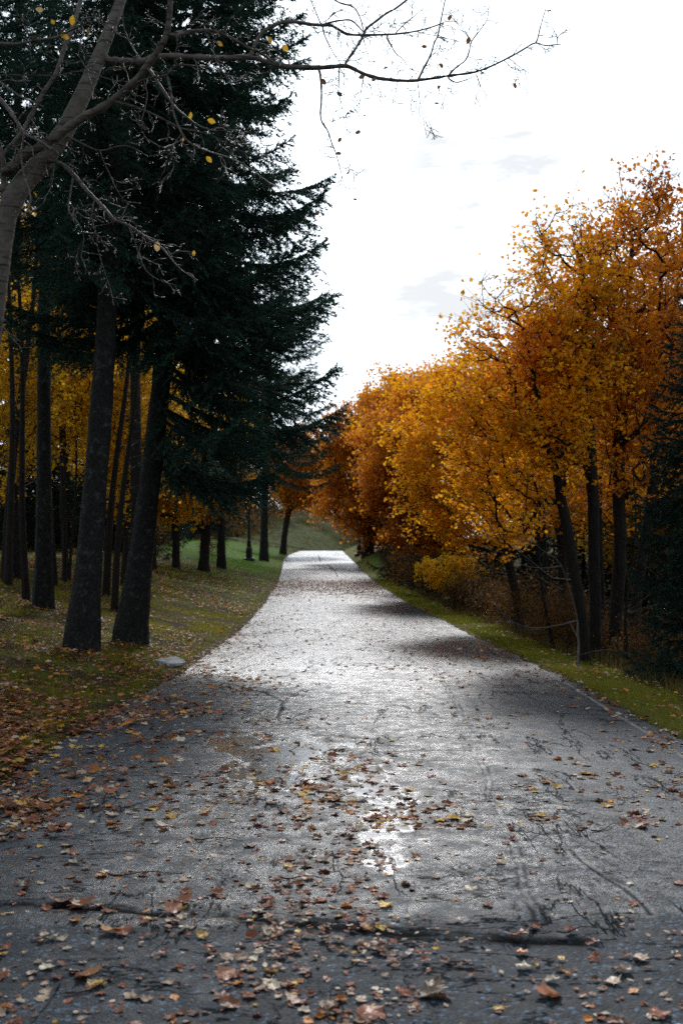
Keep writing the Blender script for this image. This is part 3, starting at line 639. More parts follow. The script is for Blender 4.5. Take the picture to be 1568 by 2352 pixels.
# pale bare branches and broken birch stem on the right
def px3(px, py, Y): return (gpx(px, Y), Y, H0+(HY-py)*Y/F)
def stroke(A, L, w0, w1, sides=6, sub=4):
    L = np.array(L, float); t = np.arange(len(L)); ti = np.linspace(0, len(L)-1, (len(L)-1)*sub+1)
    P = np.stack([np.interp(ti, t, L[:, a]) for a in range(3)], -1)
    if len(P) > 6:
        k = np.array([1, 2, 3, 2, 1.])/9
        Q = P.copy()
        for a in range(3): Q[2:-2, a] = np.convolve(P[:, a], k, 'valid')
        P = Q
    V, f = chain(P, np.linspace(w0, w1, len(P)), sides); A.add(V, f)
A = Acc(); X0, Y0 = gpx(1322, 15.8), 15.8
zb = float(gz(X0, Y0)); o = empty('birch_stub', (X0, Y0, zb)); tag(o, 'thin broken white birch stem leaning on the dark maple trunk', 'birch stem')
A = Acc(); loc = lambda L: [(a-X0, b-Y0, c-zb) for a, b, c in L]
stroke(A, loc([(X0+.02, Y0, zb-.2), px3(1326, 1508, 15.8), px3(1328, 1478, 15.8), px3(1324, 1455, 15.8), px3(1326, 1425, 15.8)]), .018, .008)
stroke(A, loc([px3(1324, 1462, 15.8), px3(1312, 1440, 15.7), px3(1308, 1425, 15.7)]), .01, .004)
obj('stem', A.mesh('stem', M_PALEBARK, True, False), o)
X0, Y0 = gpx(1330, 16.4), 16.4; zb = float(gz(X0, Y0))
o = empty('bare_shrub', (X0, Y0, zb)); tag(o, 'leafless shrub with long pale arching branches in front of the dark trunks', 'shrub')
A = Acc()
for L, w in [([(1326, 1425), (1290, 1435), (1240, 1444), (1200, 1440), (1160, 1420), (1138, 1385), (1122, 1355)], .013), ([(1290, 1300), (1250, 1306), (1210, 1302), (1175, 1288), (1150, 1270)], .011),
             ([(1290, 1355), (1260, 1340), (1235, 1325), (1222, 1310)], .010), ([(1275, 1282), (1240, 1262), (1220, 1240)], .010), ([(1240, 1446), (1200, 1446), (1170, 1430), (1150, 1405)], .008),
             ([(1330, 1505), (1300, 1520), (1280, 1522)], .009), ([(1440, 1500), (1400, 1492), (1360, 1496), (1330, 1505)], .011), ([(1390, 1425), (1405, 1405)], .010), ([(1235, 1252), (1190, 1235), (1150, 1232)], .006)]:
    stroke(A, loc([px3(a, b, 16.4-.5*j/len(L)) for j, (a, b) in enumerate(L)]), w, w*.3)
stroke(A, loc([(X0, Y0, zb-.1), px3(1328, 1430, 16.4), px3(1310, 1360, 16.4), px3(1290, 1300, 16.4), px3(1275, 1282, 16.4)]), .013, .007)
obj('branches', A.mesh('branches', M_SHRUB, True, False), o)
for i, (px, Y, h, r, ln, lab) in enumerate([(1262, 20, 3.6, .035, -.3, 'thin dark stem left of the paired trunks in the right wood'), (1440, 17, 3.2, .03, .1, 'thin reddish stem right of the paired trunks'), (1505, 17, 3.0, .02, .0, 'thin straight stem left of the green spruce'),
                                            (1475, 18, 2.2, .014, .4, 'thin leaning pale stem left of the green spruce'), (1240, 26, 5, .05, .2, 'slim trunk deeper behind the arching pale branches'), (1370, 22, 6, .07, .2, 'slim trunk between the paired dark trunks')]):
    m2 = slim(90+i, h, r, ln); o = empty('slender_tree', (gpx(px, Y), Y, float(gz(gpx(px, Y), Y)))); tag(o, lab, 'tree', 'slender stems in the right wood'); obj('trunk', m2[0], o); obj('crown', m2[1], o)

# pond glimpse through the wood
pz_ = HY+0
Yp = 31.0; Xp = gpx(1215, Yp); zp = H0+(HY-1428)*Yp/F
m, ns, ls = new_mat('pond_water'); tc = ns.new('ShaderNodeTexCoord')
n1 = nd(ns, 'ShaderNodeTexNoise', Scale=9.0, Detail=4.0); ls.new(tc.outputs['Object'], n1.inputs['Vector'])
p = nd(ns, 'ShaderNodeBsdfPrincipled', Roughness=.08); p.inputs['Base Color'].default_value = (.02, .03, .035, 1)
b = nd(ns, 'ShaderNodeBump', Strength=.3, Distance=.05); ls.new(n1.outputs['Fac'], b.inputs['Height']); ls.new(b.outputs[0], p.inputs['Normal'])
out = ns.new('ShaderNodeOutputMaterial'); ls.new(p.outputs[0], out.inputs[0])
a = np.linspace(0, 2*math.pi, 33)[:-1]; rr = 1+.2*np.sin(a*3)+.1*np.cos(a*5)
zp = float(np.max(gz(Xp+.9*np.cos(a)*rr, Yp+2.4*np.sin(a)*rr)))+.02
V = np.stack([Xp+.9*np.cos(a)*rr, Yp+2.4*np.sin(a)*rr, np.full(32, zp)], -1); V = np.concatenate([V, [[Xp, Yp, zp]]])
tag(obj('water', mesh('water', V, [np.array([(i, (i+1) % 32, 32) for i in range(32)])], [m])), 'small patch of water glinting in the dark wood', kind='structure')

# ------------------------------------------------------------------ lamp posts
def lathe(prof, sides=16):
    V = []; a = np.arange(sides)*2*math.pi/sides
    for r, z in prof: V.append(np.stack([r*np.cos(a), r*np.sin(a), np.full(sides, z)], -1))
    n = len(prof); I = np.arange(n*sides).reshape(n, sides); J = np.roll(I, -1, 1)
    return np.concatenate(V), np.stack([I[:-1], J[:-1], J[1:], I[1:]], -1).reshape(-1, 4)
def lm(name, prof, mat, sides=16):
    V, f = lathe(prof, sides); return mesh(name, V, [f], [mat], smooth=False)
LB = lm('base', [(0, -.3), (.42, -.3), (.42, .10), (.38, .16), (.24, .18), (.23, .8), (.20, .88), (.17, .95), (.17, 1.2), (.0, 1.2)], M_IRON, 12)
LP_ = lm('pole', [(0, 1.15), (.145, 1.15), (.15, 1.35), (.11, 1.5), (.10, 2.2), (.085, 4.4), (.13, 4.45), (.13, 4.52), (.07, 4.6), (0, 4.6)], M_IRON)
LG = lm('lantern', [(0, 4.6), (.13, 4.6), (.25, 5.15), (.25, 5.2), (0, 5.2)], M_GLASS, 8)
LC = lm('lantern_cap', [(0, 5.2), (.30, 5.2), (.29, 5.25), (.16, 5.42), (.05, 5.5), (.03, 5.65), (0, 5.66)], M_IRON, 8)
for px, Y, lab in [(572, 80, 'black iron lamp post on the green lawn left of the road'), (825, 100, 'black iron lamp post beside the thick trunk right of the road bend')]:
    o = empty('lamp_post', (gpx(px, Y), Y, float(gz(gpx(px, Y), Y)))); tag(o, lab, 'lamp post', 'park lamp posts')
    for nm, me in (('base', LB), ('pole', LP_), ('lantern', LG), ('lantern_cap', LC)): obj(nm, me, o)

# ------------------------------------------------------------------ rock
def rock(name, X, Y, s, seed, lab):
    rng = rs(seed); th = np.linspace(0, 2*math.pi, 25)[:-1]; ph = np.linspace(0, math.pi, 13)
    T, Pp = np.meshgrid(th, ph); d = np.stack([np.sin(Pp)*np.cos(T), np.sin(Pp)*np.sin(T), np.cos(Pp)], -1)
    k = rng.randn(7, 3); k /= np.linalg.norm(k, axis=1, keepdims=True); c = np.min(np.clip(.75/np.maximum(d@k.T, .3), 0, 1.3), -1)
    V = d*c[..., None]*np.array(s)+(rng.rand(13, 1, 1)-.5)*0
    I = np.arange(13*24).reshape(13, 24); J = np.roll(I, -1, 1); q = np.stack([I[:-1], I[1:], J[1:], J[:-1]], -1).reshape(-1, 4)
    o = obj(name, mesh(name, V.reshape(-1, 3), [q], [M_ROCK])); o.location = (X, Y, float(gz(X, Y))+s[2]*.25); tag(o, lab, 'rock')
Yr = 15.6; rock('rock', gpx(390, Yr), Yr, (.17, .14, .10), 4, 'pale grey rock half buried among leaves at the left road edge')

# ------------------------------------------------------------------ birch overhanging from the left
def build_birch():
    K = 7.0
    # (points in photo pixels, start width px, end width px, depth drift)
    h = lambda L: [(a/2.0, b/2.0) for a, b in L]
    g = lambda L: [(574+a*.476, b*.476) for a, b in L]
    trunk = [(-150, 1900), (-110, 1560), (-75, 1240), (-48, 1000), (-24, 800), (-6, 660), (8, 560), (16, 495), (34, 448), (62, 412), (105, 362), (150, 300), (180, 240), (205, 185), (228, 130), (248, 80), (264, 38), (282, -10), (300, -80), (320, -180), (335, -300)]
    tw = [66, 58, 52, 50, 48, 46, 42, 46, 50, 47, 45, 42, 38, 35, 31, 28, 25, 23, 20, 15, 8]
    main = [
     (h([(60, 880), (20, 900), (18, 840), (20, 740), (-10, 640), (-40, 560)]), 16, 9, -.1),
     (h([(50, 780), (100, 715), (160, 690), (230, 650), (320, 580), (400, 530), (480, 490), (560, 430), (640, 360), (690, 290), (740, 220), (775, 160), (785, 80), (790, -40), (800, -200)]), 22, 9, -.5),
     (h([(470, 260), (520, 280), (580, 285), (660, 282), (740, 255), (900, 260), (1000, 270), (1150, 260), (1250, 290), (1300, 303)])+g([(230, 325), (330, 330), (450, 318), (480, 322), (540, 355), (620, 382), (720, 392), (810, 392), (900, 378), (980, 365), (1090, 352), (1180, 315), (1270, 270), (1330, 235), (1380, 205), (1420, 225), (1500, 215)]), 15, 2, .5),
     (g([(1380, 205), (1395, 160), (1410, 100), (1428, 40)]), 3, 1.2, .1),
     (h([(785, 170), (870, 145), (960, 135), (1050, 165), (1120, 210), (1190, 240), (1250, 285)]), 9, 4, .3),
     (h([(1150, 262), (1170, 200), (1200, 150), (1240, 125)])+g([(150, 108), (210, 105), (280, 120), (350, 128), (380, 122), (420, 140), (460, 170), (550, 172), (700, 165), (800, 148), (880, 125), (930, 105)]), 9, 2.5, .3),
     (g([(460, 305), (475, 285), (500, 250), (530, 205), (545, 180), (560, 140), (610, 105), (660, 65), (700, 45), (760, 0), (820, -60)]), 6, 3.5, .1),
     (g([(335, 330), (345, 420), (345, 480), (338, 545), (345, 590), (375, 625), (390, 680), (410, 730), (425, 780), (440, 840), (450, 890), (465, 920)]), 5.5, .9, -.3),
     (g([(428, 325), (430, 400), (425, 440), (440, 500), (455, 580), (470, 635)]), 3, .9, -.2),
     (g([(810, 390), (815, 460), (830, 530), (840, 600), (850, 650)]), 2, .8, -.2),
     (g([(712, 390), (700, 460), (685, 500)]), 1.8, .8, .2),
     (g([(810, 388), (830, 340), (870, 270), (885, 210), (910, 170), (920, 100), (945, -10)]), 4.5, 2.2, .2),
     (g([(950, 372), (985, 330), (1040, 290), (1055, 250), (1060, 200), (1100, 150), (1140, 100), (1152, 20)]), 4, 1, -.2),
     (g([(650, 170), (680, 220), (700, 260), (740, 290), (760, 330), (790, 345)]), 3.5, 1, -.2),
     (g([(545, 180), (560, 230), (575, 290), (580, 320)]), 2, .8, .2),
     (g([(350, 125), (360, 170), (390, 230), (410, 270), (440, 312)]), 3.5, 1.5, -.1),
     (g([(345, 125), (320, 60), (290, -10)]), 3, 2, .2),
     (g([(395, -10), (430, 15), (500, 30), (520, 60), (540, 110), (550, 165)]), 3.5, 2, .1),
     (g([(950, 375), (990, 402), (1040, 385), (1090, 365)]), 3.5, 1.2, -.1),
     (g([(545, 370), (540, 420), (530, 480), (525, 540)]), 2.5, .8, -.2),
     (g([(960, 400), (945, 460), (925, 500), (915, 545)]), 1.6, .7, .1),
     (g([(1090, 352), (1110, 410), (1140, 460)]), 1.6, .8, .1),
     (g([(1250, 280), (1300, 325), (1350, 355)]), 1.6, .8, .1),
     (g([(960, 340), (950, 270), (955, 230)]), 1.5, .7, .1), (g([(340, 120), (430, 98), (490, 95), (520, 120), (545, 150)]), 4, 2.5, .1),
     (g([(700, 160), (740, 120), (790, 80), (860, 20)]), 2.5, 1.2, .2), (g([(920, 180), (970, 190), (1005, 200)]), 1.8, .8, .1), (g([(800, 152), (850, 168), (920, 178)]), 1.8, 1, .1),
     (h([(200, 735), (255, 742), (300, 765), (350, 820), (400, 880), (450, 930), (490, 970), (520, 1010), (560, 1020), (600, 1040), (650, 1075), (700, 1110), (740, 1130), (780, 1180), (830, 1240), (900, 1280)]), 11, 1.2, -.8),
     (h([(590, 1038), (615, 1090), (640, 1180), (670, 1250), (730, 1290), (800, 1310)]), 4, 1, -.2),
     (h([(540, 470), (620, 490), (700, 520), (780, 560), (830, 590), (900, 600), (980, 620), (1100, 690), (1200, 720), (1280, 760)]), 6, 1, -.5),
     (h([(690, 320), (720, 370), (760, 430), (800, 490), (850, 530), (900, 570), (980, 600), (1060, 590), (1180, 610)]), 7, 1.5, -.4),
     (h([(770, 350), (790, 440), (795, 520), (830, 600), (860, 650), (940, 690), (1050, 720), (1150, 770), (1250, 850)]), 6, 1, -.4),
     (h([(600, 390), (680, 362), (770, 350), (800, 300), (870, 300), (960, 310), (1050, 340)]), 6, 1.5, -.3),
     (h([(340, 800), (320, 900), (310, 970), (350, 1010), (390, 1080), (370, 1180)]), 4.5, 1, -.3),
     (h([(430, 920), (420, 1000), (440, 1060), (450, 1150), (480, 1250), (510, 1330), (520, 1400)]), 4, 1, -.2),
     (h([(-20, 430), (40, 500), (80, 560), (115, 620), (170, 640), (240, 690)]), 8, 6, -.3),
     (h([(190, 460), (130, 530), (110, 620), (95, 720), (110, 810), (145, 900), (130, 960), (100, 1000)]), 5, 3, -.3),
     (h([(20, 705), (100, 610), (160, 500), (200, 420), (260, 340), (285, 260), (300, 210), (340, 120), (380, -20), (410, -140)]), 9, 8, .5),
     (h([(-60, 200), (0, 200), (80, 205), (170, 185), (260, 180), (330, 140), (420, 100), (480, 110), (540, 160)]), 7, 2, -.4),
     (h([(-20, 360), (60, 420), (130, 460), (180, 470)]), 5, 3, -.2),
     (h([(-40, 345), (150, 345), (280, 350), (330, 330), (400, 325), (480, 360), (550, 380)]), 3, 1.5, -.3),
     (h([(940, 145), (970, 200), (990, 280), (1030, 340), (1080, 420)]), 3, 1, -.2),
     (h([(300, 620), (380, 660), (460, 700), (540, 670), (600, 670), (680, 720)]), 4.5, 1.2, -.4),
     (h([(460, 705), (500, 790), (540, 880), (580, 930)]), 3, 1, -.1),
     (h([(660, 285), (600, 210), (560, 100), (570, -20)]), 3, 2, .2), (h([(250, 760), (240, 860), (200, 920), (160, 900)]), 3, 1, -.2),
     (h([(400, 320), (350, 240), (400, 180), (480, 130)]), 2.5, 1, -.1), (h([(680, 400), (670, 500), (640, 580), (690, 660)]), 3, 1, -.2), (h([(0, 1480), (40, 1530), (100, 1570)]), 2.5, 1, -.1),
     (h([(600, 900), (560, 1010), (500, 1030), (440, 1040)]), 3, 1, -.1), (h([(840, 610), (780, 680), (800, 760)]), 2.2, .8, -.1), (h([(1000, 700), (1050, 760), (1000, 840)]), 2.2, .8, -.1),
    ]
    rng = rs(77)
    nodes = []   # px, py, depth, width
    tp = np.array(trunk, float); td = np.full(len(tp), K)
    td[8:] += np.linspace(0, .5, len(tp)-8)
    for (a, b), d, w in zip(trunk, td, tw): nodes.append((a, b, d, w))
    # resample trunk into many nodes
    nn = []
    for k in range(len(nodes)-1):
        for u in np.linspace(0, 1, 6)[:-1]: nn.append(tuple(nodes[k][q]*(1-u)+nodes[k+1][q]*u for q in range(4)))
    nodes = nn
    Aw = Acc()
    base = np.array([gpx(-150, K), K, 0.]); base[2] = float(gz(base[0], K))
    def w3(a, b, d): return np.array([(a-CX)/F*d, d, H0+(HY-b)/F*d])-base
    P = np.array([w3(a, b, d) for a, b, d, w in nodes]); P[0, 2] = -.3
    Rr = np.array([w*.5/F*d for a, b, d, w in nodes])
    V, f = chain(P, Rr, 16, .02, 3); Aw.add(V, f)
    trunk_me = Aw.mesh('trunk', M_BIRCHBARK, True, False)
    nodes = [(a, b, d, w) for a, b, d, w in nodes]
    Bw = Acc(); tips = []
    def add_branch(pts, w0, w1, drift, twig=True, lvl=0):
        pts = np.array(pts, float); t = np.arange(len(pts)); ti = np.linspace(0, len(pts)-1, (len(pts)-1)*4+1)
        q = np.stack([np.interp(ti, t, pts[:, a]) for a in range(2)], -1)
        if len(q) > 8:
            k = np.array([1, 2, 3, 2, 1.])/9; s = q.copy()
            for a in range(2): s[2:-2, a] = np.convolve(q[:, a], k, 'valid')
            q = s
        q[1:] += np.cumsum(rng.randn(len(q)-1, 2)*.35, 0)*.6
        NA = np.array(nodes); i = int(np.argmin(np.hypot(NA[:, 0]-q[0, 0], NA[:, 1]-q[0, 1]))); d0 = NA[i, 2]
        if np.hypot(NA[i, 0]-q[0, 0], NA[i, 1]-q[0, 1]) < 22 and lvl == 0: q[0] = NA[i, :2]
        L = np.concatenate([[0], np.cumsum(np.hypot(*np.diff(q, axis=0).T))]); u = L/L[-1]
        d = d0+drift*u+.06*np.sin(u*7+rng.rand()*6)*u; w = w0+(w1-w0)*u
        w = w*(1+.10*rng.randn(len(w))*(w > 1.5))
        P = np.array([w3(a, b, dd) for (a, b), dd in zip(q, d)])
        V, f = chain(P, np.maximum(w*.56/F*d, .0023), 6 if lvl == 0 else 4); Bw.add(V, f)
        if twig:
            for (a, b), dd, ww in zip(q, d, w): nodes.append((a, b, dd, ww))
        return q, d, w, L
    laterals = []
    for pts, w0, w1, dr in main:
        q, d, w, L = add_branch(pts, w0, w1, dr)
        laterals.append((q, d, w, L))
    # fine zigzag twigs along every limb
    def twig(x, y, ang, ln, w, lvl):
        n = max(3, int(ln/7)); p = [(x, y)]; a = ang
        for k in range(n):
            a += rng.randn()*.28+(.10 if math.sin(a) < .3 else 0)*rng.rand()
            x += math.cos(a)*ln/n; y += math.sin(a)*ln/n; p.append((x, y))
        add_branch(p, w, .6, rng.randn()*.25*ln/80, twig=False, lvl=1)
        if lvl < 2:
            for k in range(1, n):
                if rng.rand() < .45:
                    s = rng.choice([-1, 1]); twig(p[k][0], p[k][1], math.atan2(p[k][1]-p[k-1][1], p[k][0]-p[k-1][0])+s*(.5+.5*rng.rand()), ln*(.25+.3*rng.rand()), max(.6, w*.6), lvl+1)
    for q, d, w, L in laterals:
        s = rng.rand()*20
        while s < L[-1]:
            i = int(np.searchsorted(L, s)); i = min(max(i, 1), len(q)-1)
            if w[i] < 17 and q[i, 0] > -60:
                dirn = math.atan2(q[i, 1]-q[i-1, 1], q[i, 0]-q[i-1, 0]); sg = rng.choice([-1, 1])
                twig(q[i, 0], q[i, 1], dirn+sg*(.5+.8*rng.rand()), 14+60*rng.rand()**2.0, 1.0+.08*w[i], 0)
            s += 13+22*rng.rand()
    o = empty('birch_tree', tuple(base)); tag(o, 'nearly bare birch with pale smooth trunk, overhanging the road from the top left', 'tree')
    obj('trunk', trunk_me, o); obj('branches', Bw.mesh('branches', M_BIRCHBARK, True, False), o)
    # the few yellow leaves still hanging on it
    hang = [(167, 47, 11, 'y'), (150, 84, 10, 'y'), (485, 278, 10, 'y'), (438, 266, 9, 'y'), (362, 566, 12, 'p'), (480, 366, 9, 'y'), (445, 582, 7, 'y'), (505, 100, 8, 'o'), (620, 92, 8, 'o'), (655, 110, 10, 'y'), (203, 72, 7, 'o'), (92, 22, 9, 'p'), (420, 322, 6, 'y'), (122, 50, 7, 'y')]
    for x, y, s, k in hang:
        d = 6.7; cc = {'y': (.62, .36, .03), 'o': (.35, .2, .03), 'p': (.6, .42, .2)}[k]
        V, f, C = leaves([w3(x, y, d)], np.array([[rng.randn()*.4, -1, rng.randn()*.5]]), np.array([2.0*s/F*d]), np.array([cc]), OVAL, rng, .2)
        obj('leaf', mesh('leaf', V, [f], [M_LEAF], C), o)
    return w3, base
build_birch()

# leaves drifting down through the air
FALL = [(1033, 42, 9), (1075, 93, 9), (1012, 151, 9), (974, 107, 7), (886, 156, 7), (744, 188, 10), (779, 216, 9), (808, 256, 8), (799, 260, 5), (822, 304, 9), (780, 321, 7), (777, 353, 8), (799, 397, 6), (815, 458, 6), (727, 489, 6), (1002, 237, 7), (1181, 198, 8), (1007, 200, 6), (830, 177, 8), (858, 183, 8), (548, 385, 3)]
FL_LAB = ['high up near the upper bare twigs', 'dark against the sky near the right twig tips', 'just above the long bough', 'between the two long boughs', 'below the fork of the boughs', 'beside the first hanging twig', 'beside the second hanging twig', 'right of the hanging twigs', 'tiny, edge on, right of the hanging twigs', 'round, well right of the longest hanging twig', 'touching past the longest hanging twig', 'near the lower end of the hanging twig', 'below the end of the hanging twig', 'lowest of the dark ones against the white sky', 'closest to the spruce tips, edge on', 'alone beneath the long bough', 'farthest right below the bough tip', 'close under the long bough at its fork', 'just under the sagging bough', 'second under the sagging bough', 'tiny in front of the spruce']
rng = rs(3)
for (x, y, s), lb in zip(FALL, FL_LAB):
    d = 6.0+1.5*rng.rand()
    V, f, C = leaves([(0, 0, 0)], np.array([[rng.randn()*.5, -1, rng.randn()*.4]]), np.array([1.9*s/F*d]), np.array([(.22, .11, .05)]), OVAL, rng, .3)
    o = obj('falling_leaf', mesh('falling_leaf', V, [f], [M_LITTER], C)); o.location = px3(x, y, d)
    tag(o, 'small falling leaf in mid air, '+lb, 'leaf', 'leaves drifting in the air')

# ------------------------------------------------------------------ fallen leaves
def one_leaf(shape, seed, stem=True):
    """a single curled leaf, size 1, rim subdivided, with a stalk"""
    rng = rs(seed); sh = np.concatenate([shape, shape[:1]]); n = len(shape)
    rim = []
    for i in range(n):
        for u in (0, .5): rim.append(sh[i]*(1-u)+sh[i+1]*u)
    rim = np.array(rim)+rng.randn(2*n, 2)*.012
    inner = rim*.5; a1, a2, b1, ph = rng.rand()*.5+.15, rng.randn()*.25, rng.rand()*.25, rng.rand()*6
    def zf(p): return a1*p[:, 0]**2*1.5+a2*p[:, 1]*p[:, 0]+b1*p[:, 1]**2+.06*np.sin(p[:, 0]*9+ph)*np.cos(p[:, 1]*7)
    P = np.concatenate([rim, inner, [[0, 0]]]); Z = zf(P); V = np.concatenate([P, Z[:, None]], 1); m = 2*n
    F4 = [(i, (i+1) % m, m+(i+1) % m, m+i) for i in range(m)]; F3 = [(m+i, m+(i+1) % m, 2*m) for i in range(m)]
    if stem:
        k = len(V); b = V[0]; t = b+np.array([.06, -.45, .06])
        V = np.concatenate([V, [b+[.012, 0, 0], b-[.012, 0, 0], t-[.008, 0, 0], t+[.008, 0, 0]]]); F4.append((k, k+1, k+2, k+3))
    V[:, 2] -= V[:, 2].min()
    return V, np.array(F4), np.array(F3)
SHP = [one_leaf(OVAL, 1), one_leaf(OVAL, 2), one_leaf(OVAL*[1.25, 1], 3), one_leaf(MAPLE, 4), one_leaf(MAPLE, 5), one_leaf(MAPLE*[1, .8], 6), one_leaf(OVAL*[.8, 1], 7)]
LC_ = {'pale tan': (.50, .36, .26), 'cream': (.58, .48, .36), 'brown': (.20, .075, .035), 'reddish brown': (.28, .085, .04), 'orange': (.55, .20, .03), 'yellow': (.62, .36, .05), 'dark brown': (.09, .04, .022)}
CN = list(LC_); CV = np.array([LC_[k] for k in CN])
def surf(X, Y):
    S = (X-Lx(Y))/(Rx(Y)-Lx(Y)); on = (S > -.03) & (S < 1.01)
    zr_ = zr(Y)-.018*(2*S-1)**2+(fbm(X*2.0, Y*1.2, 77, 4)-.5)*.022+.006
    return np.where(on, np.maximum(zr_, gz(X, Y)*0-9+zr_), gz(X, Y)+.012)
def dens(X, Y):
    """relative number of leaves on the road surface"""
    S = (X-Lx(Y)); e = np.exp(-np.clip(S, 0, None)/.55); er = np.exp(-np.clip(Rx(Y)-X, 0, None)/.35)
    near = smooth01((9.5-Y)/4); left = smooth01((1.2-X)/1.6)
    band = np.exp(-((Y-53)/6.5)**2)*4.5+.9*np.exp(-((Y-112)/6)**2)
    streak = .35*smooth01((fbm(X*.8, Y*.25, 91)-.45)/.2)
    cl = .35+1.5*smooth01((fbm(X*1.6, Y*1.1, 95)-.45)/.25)
    return (.05+.7*e+.3*er+band+.95*near*left+.13*near+streak*.5)*cl
def scatter(n, xf, yr, seed, mode='road'):
    rng = rs(seed); out = []
    got = 0
    while got < n:
        m = n*3; Y = yr[0]*(yr[1]/yr[0])**rng.rand(m); lo, hi = xf(Y); X = lo+(hi-lo)*rng.rand(m)
        if mode == 'road': k = rng.rand(m) < np.clip(dens(X, Y)/1.8, 0, 1)*np.minimum(1, 1)
        else: k = rng.rand(m) < .25+.75*smooth01((fbm(X*.9, Y*.7, 97)-.35)/.3)
        out.append(np.stack([X[k], Y[k]], -1)); got += int(k.sum())
    P = np.concatenate(out)[:n]
    return P
def inst(shapes, which, P, Zo, ang, tilt, size, colr, lift=0):
    A = Acc()
    for s, (V, F4, F3) in enumerate(shapes):
        k = np.where(which == s)[0]
        if not len(k): continue
        c, sn = np.cos(ang[k])[:, None], np.sin(ang[k])[:, None]; v = V[None]*size[k][:, None, None]
        x = v[..., 0]*c-v[..., 1]*sn; y = v[..., 0]*sn+v[..., 1]*c; z = v[..., 2]+x*tilt[k, 0:1]+y*tilt[k, 1:2]
        W = np.stack([x+P[k, 0:1], y+P[k, 1:2], z+Zo[k][:, None]], -1)
        off = (np.arange(len(k))*len(V))[:, None, None]; base = A.n
        A.V.append(W.reshape(-1, 3)); A.C.append(np.repeat(colr[k], len(V), 0))
        A.F.setdefault(4, []).append((F4[None]+off).reshape(-1, 4)+base); A.F.setdefault(3, []).append((F3[None]+off).reshape(-1, 3)+base); A.n += W.shape[0]*W.shape[1]
    return A
def looks(n, rng, left=None, p=None):
    p = p or [.19, .12, .26, .17, .10, .09, .07]
    ci = rng.choice(7, n, p=p); w = rng.choice(7, n, p=[.19, .18, .13, .12, .10, .08, .20])
    sz = np.where((w >= 3) & (w <= 5), .045+.04*rng.rand(n), .024+.024*rng.rand(n))
    col = CV[ci]*(.65+.6*rng.rand(n, 1)); return ci, w, sz, col
# individuals: the nearest leaves
rng = rs(123)
Pn = scatter(285, lambda Y: (np.maximum(-.315*Y, Lx(Y)+.1), np.minimum(.315*Y, Rx(Y))), (3.62, 6.1), 7)
ci, w, sz, col = looks(len(Pn), rng)
LM = []
for s, (V, F4, F3) in enumerate(SHP):
    LM.append(mesh('fallen_leaf', V, [F4, F3], [M_LITTERO]))
def put_leaf(X, Y, s, size, c, ang, tx, ty, lab, grp):
    o = obj('fallen_leaf', LM[s]); o.location = (X, Y, float(surf(np.array(X), np.array(Y)))); o.rotation_euler = (tx, ty, ang); o.scale = (size,)*3
    o.color = (*c, 1); tag(o, lab, 'leaf', grp)
def zone(X, Y):
    px = CX+F*X/Y; py = HY+F*H0/Y
    row = 'in front of the cross crack' if py > 2130 else 'just behind the cross crack' if py > 1990 else 'far behind the cross crack'
    colz = ['at the far left', 'left of centre', 'near the centre', 'right of centre', 'at the far right'][int(np.clip(px/1568*5, 0, 4))]
    return row+', '+colz
for (X, Y), c_, s, z_, cc in zip(Pn, ci, w, sz, col):
    kind = 'lobed' if 3 <= s <= 5 else 'oval'; size = 'larger' if z_ > (.075 if kind == 'lobed' else .043) else 'small'
    lab = '%s %s %s leaf %s' % (size, CN[c_], kind, zone(X, Y))
    put_leaf(X, Y, int(s), float(z_), tuple(cc), rng.rand()*6.28, rng.randn()*.13, rng.randn()*.13, lab, 'fallen leaves on the near asphalt')
for px, py, s, size, c, lab in [(992, 2285, 3, .125, (.13, .09, .05), 'largest olive brown curled maple leaf near the bottom edge, right of centre'), (1262, 2290, 4, .11, (.42, .15, .06), 'large orange brown lobed leaf near the bottom right'),
                                (515, 2240, 5, .10, (.42, .2, .12), 'pinkish brown curled leaf lying bottom left of centre'), (255, 2140, 3, .085, (.6, .26, .04), 'bright orange lobed leaf on the cross crack at left'),
                                (575, 2115, 0, .05, (.62, .36, .08), 'round yellow leaf just below the cross crack, left of centre'), (415, 2075, 4, .12, (.35, .13, .07), 'large brown lobed leaf in the clump on the cross crack'),
                                (395, 2090, 5, .11, (.42, .2, .12), 'tan lobed leaf in the clump on the cross crack'), (145, 2075, 3, .11, (.38, .13, .05), 'rust coloured lobed leaf heaped at the left end of the cross crack'),
                                (185, 2085, 4, .12, (.3, .11, .05), 'brown lobed leaf heaped at the left end of the cross crack'), (1190, 2150, 3, .10, (.2, .07, .04), 'dark brown folded leaf at the right end of the cross crack'),
                                (850, 2335, 5, .11, (.38, .14, .08), 'curled reddish leaf touching the bottom edge at centre'), (200, 2245, 4, .10, (.45, .2, .08), 'light brown lobed leaf bottom left, beside a small twig')]:
    X, Y = road_pt(px, py); put_leaf(X, Y, s, size, c, rng.rand()*6.28, .25, .1, lab, None)
